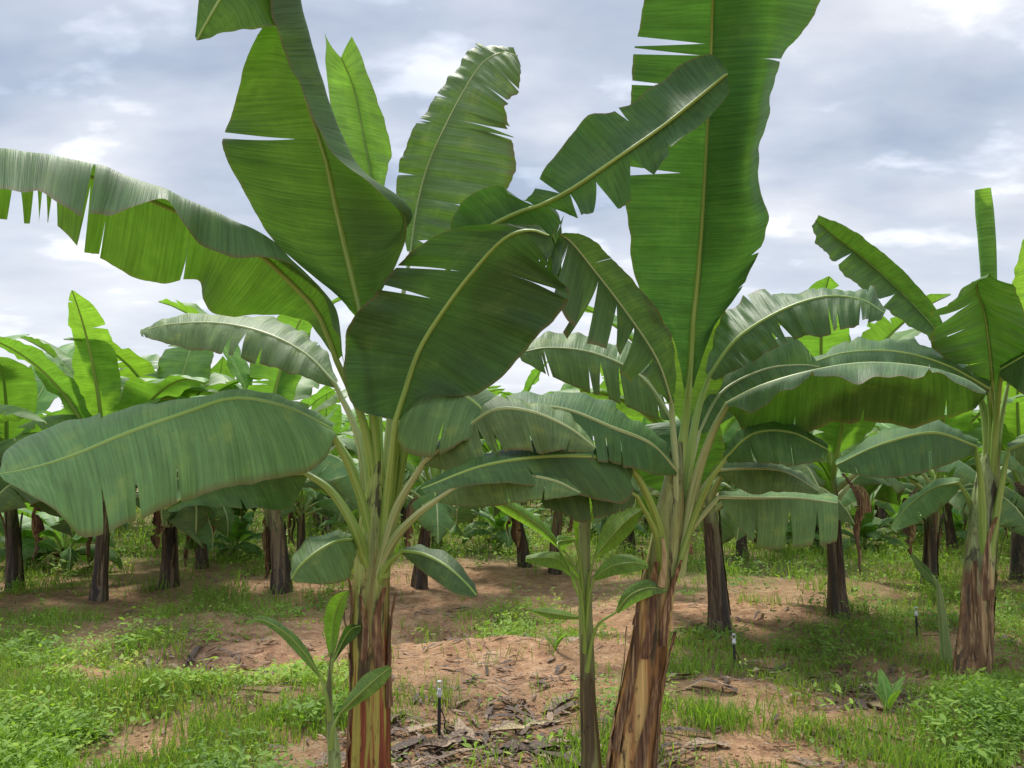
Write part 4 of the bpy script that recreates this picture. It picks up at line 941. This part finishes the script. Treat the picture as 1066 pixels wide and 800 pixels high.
# low young plants filling in between the stems of the back rows
fill = 0
while fill < 16:
    xx, yy = rf.uniform(-11, 11), rf.uniform(9.5, 19)
    if abs(xx) > yy * .72 or any((xx - a) ** 2 + (yy - b_) ** 2 < .8 for a, b_ in placed): continue
    ppx, _q = project(xx, yy)
    if yy < 12.5 and 380 < ppx < 640: continue
    placed.append((xx, yy)); fill += 1
    me_, _ = far_me[3]
    o = bpy.data.objects.new('young_banana_plant', me_); col.objects.link(o)
    s_ = rf.uniform(.62, .98); o.location = (xx, yy, float(ground(xx, yy)) - .02); o.rotation_euler = (0, 0, rf.uniform(0, 6.28)); o.scale = (s_, s_, s_)
    side = 'left' if ppx < 370 else ('right' if ppx > 720 else 'centre')
    tag(o, 'low bushy young banana plant growing between the back row stems, %s third' % side, 'young banana plant', 'low young banana plants of the back rows, %s' % side)
# plants at the sides, level with the front rows (their leaves reach into the frame)
for (x_, y_, kd, turn, lab) in [(-5.9, 7.6, 1, .5, 'banana plant just outside the left edge whose leaves reach into view'),
                                (6.9, 7.9, 5, 2.5, 'banana plant just outside the right edge whose leaves reach into view')]:
    root = copy_tree(protos[kd]); root['label'] = lab
    root.location = (x_, y_, float(ground(x_, y_)) - .02); root.rotation_euler = (0, 0, turn)

# ================================================================== young plants
def slim(st, k=.72):
    return [[tuple(b[i] + (a[i] - b[i]) * k for i in range(3)), b, tuple(b[i] + (c[i] - b[i]) * k for i in range(3))] for a, b, c in st]
def sucker(label, foot, stem_px, rad, leaves, m=STEM_Y, seed=0, lm=LEAF_LIME):
    b = np.array(foot, float); b[2] = float(ground(b[0], b[1])) - .01
    root = empty('young_banana_plant', b, label, 'young banana plant', 'young banana suckers')
    add_stem(root, [b] + PP(*stem_px), rad, m, seed, n=14, res=30, flute=.05)
    for i, (st, seen, pet, mm) in enumerate(leaves):
        hero(root, slim(st), 1, seen, pet, m=mm, seed=seed * 10 + i, r0=.009, r1=.0015, nT=40, nU=7, ruffle=.006)
    return root
sucker('small banana sucker with an upright lime leaf at the foot of the nearest left plant', P(350, 835, 3.05),
       [(348, 790, 3.05), (343, 745, 3.05), (343, 705, 3.05), (345, 680, 3.05)], [.030, .023, .015, .009, .003],
       [([[(343, 686, 3.05), (345, 688, 3.05), (347, 686, 3.05)], [(336, 665, 3.05), (346, 665, 3.07), (354, 668, 3.02)], [(334, 640, 3.03), (349, 640, 3.06), (360, 645, 3.0)], [(343, 620, 3.0), (355, 625, 3.03), (364, 622, 2.98)], [(360, 615, 3.0), (362, 615, 3.0), (364, 616, 3.0)]], 'under', [(344, 740, 3.05), (344, 710, 3.05)], LEAF_LIME),
        ([[(352, 742, 3.0), (353, 744, 3.0), (355, 746, 3.0)], [(362, 718, 3.0), (370, 727, 2.92), (374, 736, 2.94)], [(380, 698, 2.95), (388, 710, 2.88), (396, 722, 2.88)], [(400, 692, 2.85), (404, 697, 2.84), (406, 708, 2.84)], [(407, 694, 2.82), (408, 696, 2.82), (408, 699, 2.82)]], 'top', [(344, 780, 3.02), (347, 758, 3.0)], LEAF_FAR),
        ([[(336, 706, 3.0), (334, 704, 3.0), (333, 708, 3.0)], [(318, 672, 3.05), (316, 678, 2.95), (314, 690, 2.95)], [(296, 648, 3.0), (294, 656, 2.9), (290, 664, 2.9)], [(272, 640, 2.9), (272, 645, 2.88), (270, 650, 2.88)], [(258, 648, 2.86), (257, 649, 2.86), (257, 651, 2.86)]], 'top', [(343, 750, 3.03), (340, 725, 3.0)], LEAF_FAR),
        ([[(345, 690, 3.1), (346, 691, 3.1), (348, 690, 3.1)], [(352, 665, 3.12), (357, 668, 3.12), (362, 674, 3.1)], [(360, 650, 3.12), (366, 655, 3.12), (372, 668, 3.1)], [(374, 650, 3.12), (376, 652, 3.1), (377, 656, 3.1)]], 'under', [(344, 740, 3.06), (344, 710, 3.08)], LEAF)],
       seed=4, m=STEM_G)
sucker('thin young banana plant standing between the two large plants, bright green leaves', P(617, 808, 3.5),
       [(615, 780, 3.5), (612, 730, 3.5), (611, 680, 3.5), (609, 620, 3.5), (608, 560, 3.5), (607, 500, 3.5)], [.056, .040, .034, .031, .029, .025, .016],
       [([[(590, 572, 3.45), (589, 575, 3.45), (588, 578, 3.45)], [(562, 538, 3.45), (562, 548, 3.4), (560, 558, 3.4)], [(532, 518, 3.4), (532, 528, 3.35), (530, 541, 3.35)], [(510, 514, 3.35), (510, 519, 3.33), (509, 525, 3.33)], [(502, 515, 3.3), (501, 516, 3.3), (501, 518, 3.3)]], 'top', [(606, 630, 3.48), (600, 595, 3.45)], LEAF_LIME),
        ([[(618, 578, 3.45), (619, 581, 3.45), (621, 583, 3.45)], [(624, 545, 3.5), (636, 560, 3.42), (642, 574, 3.4)], [(640, 528, 3.5), (652, 543, 3.4), (660, 558, 3.38)], [(666, 527, 3.4), (668, 531, 3.38), (668, 536, 3.38)]], 'under', [(610, 640, 3.48), (613, 605, 3.46)], LEAF_LIME),
        ([[(612, 545, 3.5), (614, 546, 3.5), (616, 545, 3.5)], [(608, 520, 3.5), (618, 522, 3.52), (632, 528, 3.5)], [(608, 500, 3.5), (616, 500, 3.52), (628, 510, 3.5)], [(610, 486, 3.5), (612, 487, 3.5), (614, 489, 3.5)]], 'under', [(609, 600, 3.48), (612, 570, 3.5)], LEAF_LIME),
        ([[(600, 560, 3.42), (598, 562, 3.42), (597, 565, 3.42)], [(580, 556, 3.4), (580, 566, 3.36), (584, 582, 3.36)], [(588, 585, 3.34), (592, 590, 3.32), (597, 600, 3.32)], [(600, 618, 3.32), (601, 620, 3.32), (603, 620, 3.32)]], 'top', [(607, 620, 3.47), (603, 580, 3.44)], LEAF_LIME),
        ([[(640, 636, 3.4), (642, 637, 3.4), (644, 640, 3.4)], [(650, 610, 3.4), (656, 620, 3.36), (662, 632, 3.36)], [(672, 600, 3.36), (676, 612, 3.34), (680, 624, 3.34)], [(692, 612, 3.34), (694, 615, 3.34), (694, 618, 3.34)]], 'top', [(611, 700, 3.47), (620, 655, 3.44)], LEAF_FAR),
        ([[(604, 600, 3.42), (602, 603, 3.42), (600, 606, 3.42)], [(588, 575, 3.42), (584, 584, 3.36), (584, 598, 3.34)], [(570, 572, 3.4), (566, 580, 3.32), (564, 594, 3.3)], [(548, 578, 3.34), (547, 582, 3.32), (547, 586, 3.32)]], 'top', [(608, 660, 3.47), (606, 625, 3.44)], LEAF_LIME),
        ([[(616, 600, 3.42), (618, 603, 3.42), (621, 606, 3.42)], [(632, 578, 3.42), (636, 590, 3.36), (638, 604, 3.34)], [(655, 575, 3.4), (658, 586, 3.32), (658, 600, 3.3)], [(674, 585, 3.34), (675, 589, 3.32), (675, 593, 3.32)]], 'top', [(610, 660, 3.47), (613, 625, 3.44)], LEAF_LIME),
        ([[(606, 590, 3.5), (608, 590, 3.5), (611, 590, 3.5)], [(596, 560, 3.52), (606, 562, 3.55), (618, 562, 3.52)], [(594, 535, 3.52), (603, 535, 3.56), (612, 537, 3.52)], [(600, 512, 3.52), (601, 511, 3.52), (602, 512, 3.52)]], 'under', [(609, 640, 3.48), (608, 610, 3.5)], LEAF_LIME),
        ([[(604, 642, 3.42), (602, 643, 3.42), (601, 646, 3.42)], [(588, 634, 3.44), (585, 640, 3.38), (583, 647, 3.38)], [(568, 632, 3.4), (566, 637, 3.36), (564, 644, 3.36)], [(550, 634, 3.34), (549, 635, 3.34), (549, 637, 3.34)]], 'top', [(609, 680, 3.47), (608, 655, 3.44)], LEAF_LIME)],
       seed=6)
b = G(986, 692)
root = empty('young_banana_plant', b, 'thin pale half dry young banana stem close to the left of the right edge plant', 'young banana plant', 'young banana suckers')
Yq = b[1]
add_stem(root, [b] + PP((984, 665, Yq), (980, 635, Yq), (977, 612, Yq), (970, 598, Yq)), [.038, .032, .026, .018, .006], STEM_G, 9, n=12, res=24)
hero(root, [[(976, 612, Yq), (975, 611, Yq), (974, 612, Yq)], [(969, 594, Yq), (966, 598, Yq), (963, 602, Yq)], [(958, 584, Yq), (956, 588, Yq), (954, 592, Yq)], [(950, 576, Yq), (949, 577, Yq), (948, 578, Yq)]], 1, 'top', [(981, 640, Yq)], m=LEAF_OLD, r0=.01, r1=.002, nT=20, nU=5, seed=91)
# shoots at stem feet
def shoot(px, py, label, seed, n=5, h=.16):
    b = G(px, py); rnd = np.random.RandomState(seed)
    root = empty('banana_shoot', b, label, 'banana shoot', 'banana shoots in the soil')
    for i in range(n):
        a = rnd.uniform(0, 6.28); d = np.array((math.cos(a), math.sin(a), 0)); s_ = np.array((-d[1], d[0], 0)); L = h * rnd.uniform(.7, 1.2); S = []
        for k, w in enumerate((.1, .8, 1, .6, .02)):
            f = k / 4; c = b + d * L * .6 * f ** 1.3 + np.array((0, 0, L * (f - .35 * f * f))); S.append([c - s_ * w * L * .10, c, c + s_ * w * L * .10])
        add_leaf(root, np.array(S), 1, [b - np.array((0, 0, .01))], m=LEAF_LIME, r0=.004, r1=.001, nT=12, nU=4, ruffle=.002, seed=seed + i)
shoot(662, 786, 'small bright green shoot at the foot of the leaning ochre stem', 3, 5, .30)
shoot(925, 742, 'small yellow green shoot beside the curled dry leaves at the lower right', 5, 6, .26)
shoot(578, 678, 'small green shoot on bare soil just left of the thin centre stem', 8, 5, .2)
shoot(470, 668, 'small yellow leaved shoot at the edge of the soil basin', 9, 6, .16)

# ================================================================== micro sprinklers
def sprinkler(px, py_foot, py_top, lab, scale=1.0):
    b = G(px, py_foot); Yb = b[1]
    h = P(px, py_top, Yb)[2] - b[2]
    root = empty('sprinkler_stake', b, lab, 'sprinkler', 'micro sprinklers on black stakes')
    o = b
    g = tube([b + np.array((0, 0, z)) for z in (-.03, .01, h * .35, h * .72)], [.004, .009, .0095, .0085], 10, res=8)
    new_obj('stake', g.mesh('stake', o), root, (BLACK_PLASTIC,))
    g = tube([b + np.array((0, 0, z)) for z in (h * .70, h * .705, h * .78, h * .79, h * .86, h * .865)], [.004, .014, .015, .011, .010, .004], 12)
    hd = new_obj('sprinkler_head', g.mesh('sprinkler_head', o), root, (WHITE_PLASTIC,))
    g = Geo()
    for sx in (-1, 1):
        g.join(tube([b + np.array((sx * .011, 0, h * .86)), b + np.array((sx * .014, 0, h * .92)), b + np.array((sx * .004, 0, h * .98))], [.003, .003, .003], 6))
    g.join(tube([b + np.array((0, 0, z)) for z in (h * .965, h * .97, h, h * 1.002)], [.002, .013, .012, .002], 12))
    new_obj('spinner', g.mesh('spinner', o), hd, (WHITE_PLASTIC,))
    g = tube([b + np.array((.0, 0, h * .55)), b + np.array((.03, .0, h * .3)), b + np.array((.05, .02, .015)), b + np.array((.3, .06, float(ground(b[0] + .3, b[1] + .06)) - b[2] + .004))], [.0035] * 4, 6, res=14)
    new_obj('feed_tube', g.mesh('feed_tube', o), root, (BLACK_PLASTIC,))
sprinkler(457, 766, 709, 'white tipped sprinkler on a black stake in dead leaves right of the nearest left stem')
sprinkler(765, 696, 660, 'white tipped sprinkler on a black stake below the blackish peeling stem')
sprinkler(955, 664, 632, 'white tipped sprinkler stake in grass left of the plant at the right edge')

# ================================================================== fallen dry leaves
def dry_leaf(px, py, ang, L, W, lab, m, seed):
    b = G(px, py); rnd = np.random.RandomState(seed); d = np.array((math.cos(ang), math.sin(ang), 0)); s_ = np.array((-d[1], d[0], 0)); S = []
    ph = rnd.uniform(0, 6)
    for k, w in enumerate((.1, .7, 1, .9, .7, .35, .05)):
        f = k / 6 - .5; c = b + d * L * f + s_ * .06 * L * math.sin(ph + 4 * f)
        gz = float(ground(c[0], c[1])); c[2] = gz + .012 + .05 * L * abs(math.sin(ph + 6 * f))
        lift = rnd.uniform(.1, .7)
        S.append([c - s_ * w * W + np.array((0, 0, w * W * lift)), c, c + s_ * w * W * .8 + np.array((0, 0, w * W * rnd.uniform(.1, .9)))])
    rnd = np.random.RandomState(seed)
    geo, _ = lamina(np.array(S), 1, rnd, 30, 6, rand_tears(rnd, 2), rand_tears(rnd, 2), .1, .01, .004, 0, .3)
    o = new_obj('dry_leaf', geo.mesh('dry_leaf', b), None, (m,)); o.location = Vector(b)
    tag(o, lab, 'dry leaf', 'fallen dry banana leaves')
dry_leaf(917, 718, -.12, .34, .035, 'pale straw coloured dry leaf on the soil at lower right, uppermost of that pile', DRY_PALE, 1)
dry_leaf(912, 738, 2.3, .24, .04, 'yellowish curled dry leaf just below the pale straw coloured one at lower right', DRY_PALE, 2)
dry_leaf(800, 703, .1, .22, .03, 'dark dry leaf with a yellow edge right of the sprinkler beyond the leaning stem', DRY_PALE, 3)
dry_leaf(545, 762, .25, .42, .03, 'long yellowish dry leaf strip among dead leaves left of the thin centre stem', DRY_PALE, 4)
dry_leaf(545, 780, -.2, .30, .035, 'ochre dry leaf below the long yellowish strip in the centre foreground', DRY, 5)
dry_leaf(585, 732, .7, .30, .05, 'grey brown curled dead leaf just left of the thin centre stem', DRY_DARK, 6)
dry_leaf(470, 780, .1, .36, .05, 'dark brown crumpled dead leaf below the foreground sprinkler', DRY_DARK, 7)
dry_leaf(720, 656, .3, .30, .05, 'brown dead leaf at the foot of the blackish peeling stem', DRY, 8)
dry_leaf(940, 722, 1.2, .16, .05, 'brown upright curled dead leaf at the right end of the pale dry leaf', DRY, 9)

# ================================================================== ground cover
rg = np.random.RandomState(12)
def sample(n, pymax=850.):
    px = rg.uniform(-330, 1396, n); py = 503 + (pymax - 503) * rg.rand(n) ** .95
    x, y = flat(px, py); return x, y
def blades(n, hmin, hmax, wbase, seedc, dens, out, clump=6, spread=.05):
    x, y = sample(n)
    d = dens(x, y); keep = rg.rand(n) < d; x, y = x[keep], y[keep]
    dist = y
    x = np.repeat(x, clump); y = np.repeat(y, clump); cc = np.repeat(rg.rand(len(x) // clump), clump)
    sc = 1 + np.clip(y - 6, 0, 20) * .09
    x = x + rg.normal(0, spread, len(x)) * sc; y = y + rg.normal(0, spread, len(y)) * sc
    z = ground(x, y)
    h = rg.uniform(hmin, hmax, len(x)) * (.7 + .3 * sc) * (.35 + 1.3 * fbm(x * 2.3 + 3, y * 2.3, 3)) * (tall(y) * 1.25 - .25 + .3 * (y > 8)); a = rg.uniform(0, 6.28, len(x)); ln = rg.uniform(.15, .9, len(x)) * h
    w = wbase * sc * rg.uniform(.6, 1.3, len(x))
    dx, dy = np.cos(a), np.sin(a); b = rg.uniform(0, 6.28, len(x)); sx, sy = np.cos(b) * w, np.sin(b) * w
    V = np.zeros((len(x), 5, 3))
    V[:, 0] = np.stack([x - sx, y - sy, z - .005], -1); V[:, 1] = np.stack([x + sx, y + sy, z - .005], -1)
    mx, my, mz = x + dx * ln * .35, y + dy * ln * .35, z + h * .62
    V[:, 2] = np.stack([mx + sx * .8, my + sy * .8, mz], -1); V[:, 3] = np.stack([mx - sx * .8, my - sy * .8, mz], -1)
    V[:, 4] = np.stack([x + dx * ln, y + dy * ln, z + h * rg.uniform(.75, 1., len(x))], -1)
    base = np.arange(len(x))[:, None] * 5
    cval = np.clip(-.04 + .95 * (cc * .4 + .3 * rg.rand(len(x)) + .5 * fbm(x * .9, y * .9 + 8, 2)) - .12, 0.0, 1.0)
    uv = np.stack([np.repeat(cval, 5), np.tile([0, 0, .6, .6, 1.], len(x))], -1)
    g = Geo(); off = 0
    g.add(V.reshape(-1, 3), base + np.array([[0, 1, 2, 3]]), uv)
    g.f.append(base + np.array([[3, 2, 4]])); g.m.append(np.zeros(len(x), int)); g.v.append(np.zeros((0, 3))); g.uv.append(np.zeros((0, 2)))
    return g
def dens_grass(x, y):
    v = veg(x, y); p = fbm(x * 2.0, y * 2.0, 4)
    return np.clip((v * 1.15 + (p - .5) * 3.6 - .52) * 1.7, .02, 1)
def dens_weed(x, y):
    v = veg(x, y); p = fbm(x * 1.7 + 40, y * 1.7 + 7, 4)
    return np.clip((v * 1.3 + (p - .5) * 3.6 - .58) * 1.7, .012, 1)
gg = blades(34000, .035, .14, .0032, 1, dens_grass, None)
tag(new_obj('grass', gg.mesh('grass'), None, (GRASS,)), 'bright green grass growing in patches over the red soil', 'grass', kind='stuff')
def weeds(n):
    x, y = sample(n); keep = rg.rand(n) < dens_weed(x, y); x, y = x[keep], y[keep]
    k = 12; m_ = len(x); sc = 1 + np.clip(y - 6, 0, 20) * .08
    cc = np.repeat(rg.rand(m_), k)
    R0 = np.repeat((rg.uniform(.02, .075, m_)) * sc, k); H0 = np.repeat(rg.uniform(.02, .17, m_) * (.4 + 1.2 * fbm(x * 1.9, y * 1.9 + 30, 2)) * sc * tall(y), k)
    x = np.repeat(x, k) + rg.normal(0, 1, m_ * k) * R0; y = np.repeat(y, k) + rg.normal(0, 1, m_ * k) * R0
    z = ground(x, y) + H0 * rg.uniform(.15, 1, m_ * k)
    s = rg.uniform(.008, .018, m_ * k) * np.repeat(sc * rg.choice([.7, 1, 1, 1.9], m_), k)
    a = rg.uniform(0, 6.28, m_ * k); el_ = rg.uniform(-.5, .7, m_ * k)
    D = np.stack([np.cos(a) * np.cos(el_), np.sin(a) * np.cos(el_), np.sin(el_)], -1)
    b = rg.uniform(-.5, .5, m_ * k); Sd = np.stack([-np.sin(a), np.cos(a), b], -1); Sd = norm(Sd)
    C = np.stack([x, y, z], -1); s_ = s[:, None]; asp = rg.uniform(.28, .5, m_ * k)[:, None]
    V = np.stack([C - D * s_, C - D * s_ * .2 + Sd * s_ * asp, C + D * s_ * .5 + Sd * s_ * asp * .8, C + D * s_ * 1.1 + np.array((0, 0, -.15)) * s_, C + D * s_ * .5 - Sd * s_ * asp * .8, C - D * s_ * .2 - Sd * s_ * asp], 1)
    base = np.arange(len(x))[:, None] * 6
    cv = np.clip(cc * .5 + .3 * rg.rand(len(x)) + .9 * (fbm(x * .8 + 3, y * .8, 2) - .38) - .1 * (x > .5), 0, 1)
    g = Geo().add(V.reshape(-1, 3), base + np.array([[0, 1, 2, 3]]), np.stack([np.repeat(cv, 6), np.tile([0., .3, .6, 1, .6, .3], len(x))], -1))
    g.f.append(base + np.array([[0, 3, 4, 5]])); g.m.append(np.zeros(len(x), int)); g.v.append(np.zeros((0, 3))); g.uv.append(np.zeros((0, 2)))
    return g
tag(new_obj('weeds', weeds(30000).mesh('weeds'), None, (WEED,)), 'low broad leaved weeds spreading between the banana rows', 'weeds', kind='stuff')
# dead leaf litter and clods
def shreds(n):
    x, y = sample(n, 850); d = litter(x, y) * 1.0 + .06 * (y < 9) * fbm(x * 1.5, y * 1.5 + 60, 2) * 2; keep = rg.rand(n) < d; x, y = x[keep], y[keep]; m_ = len(x)
    L = rg.uniform(.012, .065, m_) * np.where(rg.rand(m_) < .08, 2.3, 1) * np.where(rg.rand(m_) < .008, 2.2, 1); W = L * rg.uniform(.05, .28, m_); a = rg.normal(0, .8, m_) + rg.choice([0, 3.14], m_)
    dx, dy = np.cos(a), np.sin(a); V = np.zeros((m_, 8, 3)); li = rg.uniform(0, .35, m_) * L; 
    for j in range(4):
        f = j / 3 - .5; w = W * (1 - abs(f) * rg.uniform(.4, 1.6, m_)).clip(.1); cxx = x + dx * L * f * 2; cyy = y + dy * L * f * 2
        z = ground(cxx, cyy) + .006 + li * (1 - 2 * abs(f)) + rg.uniform(0, .012, m_)
        V[:, 2 * j] = np.stack([cxx - dy * w, cyy + dx * w, z + rg.uniform(-.4, .9, m_) * w], -1); V[:, 2 * j + 1] = np.stack([cxx + dy * w, cyy - dx * w, z + rg.uniform(-.4, .9, m_) * w], -1)
    base = np.arange(m_)[:, None] * 8; uv = np.stack([np.repeat(rg.rand(m_) ** 1.6, 8), np.zeros(m_ * 8)], -1)
    g = Geo().add(V.reshape(-1, 3), base + np.array([[0, 1, 3, 2]]), uv)
    for q in ([2, 3, 5, 4], [4, 5, 7, 6]):
        g.f.append(base + np.array([q])); g.m.append(np.zeros(m_, int)); g.v.append(np.zeros((0, 3))); g.uv.append(np.zeros((0, 2)))
    return g
tag(new_obj('leaf_litter', shreds(40000).mesh('leaf_litter'), None, (DRY_DARK,)), 'shredded dead banana leaves rotting on the soil', 'leaf litter', kind='stuff')
ico = bmesh.new(); bmesh.ops.create_icosphere(ico, subdivisions=1, radius=1); IV = np.array([v.co[:] for v in ico.verts]); IF = np.array([[v.index for v in f.verts] for f in ico.faces]); ico.free()
def clods(n):
    x, y = sample(n, 850); keep = (rg.rand(n) < np.clip(.9 - veg(x, y), .08, 1)) & (y < 12); x, y = x[keep], y[keep]; m_ = len(x)
    s = rg.uniform(.004, .012, m_) + (rg.rand(m_) < .04) * rg.uniform(.005, .014, m_)
    V = IV[None] * (1 + rg.uniform(-.3, .3, (m_, len(IV), 1))) * np.stack([s, s * rg.uniform(.7, 1.3, m_), s * .6], -1)[:, None]
    V = V + np.stack([x, y, ground(x, y)], -1)[:, None]
    F = (IF[None] + (np.arange(m_) * len(IV))[:, None, None]).reshape(-1, 3)
    return Geo().add(V.reshape(-1, 3), F, V.reshape(-1, 3)[:, :2])
tag(new_obj('soil_clods', clods(26000).mesh('soil_clods'), None, (SOIL,)), 'small lumps of red soil scattered on the bare ground', 'soil', kind='stuff')
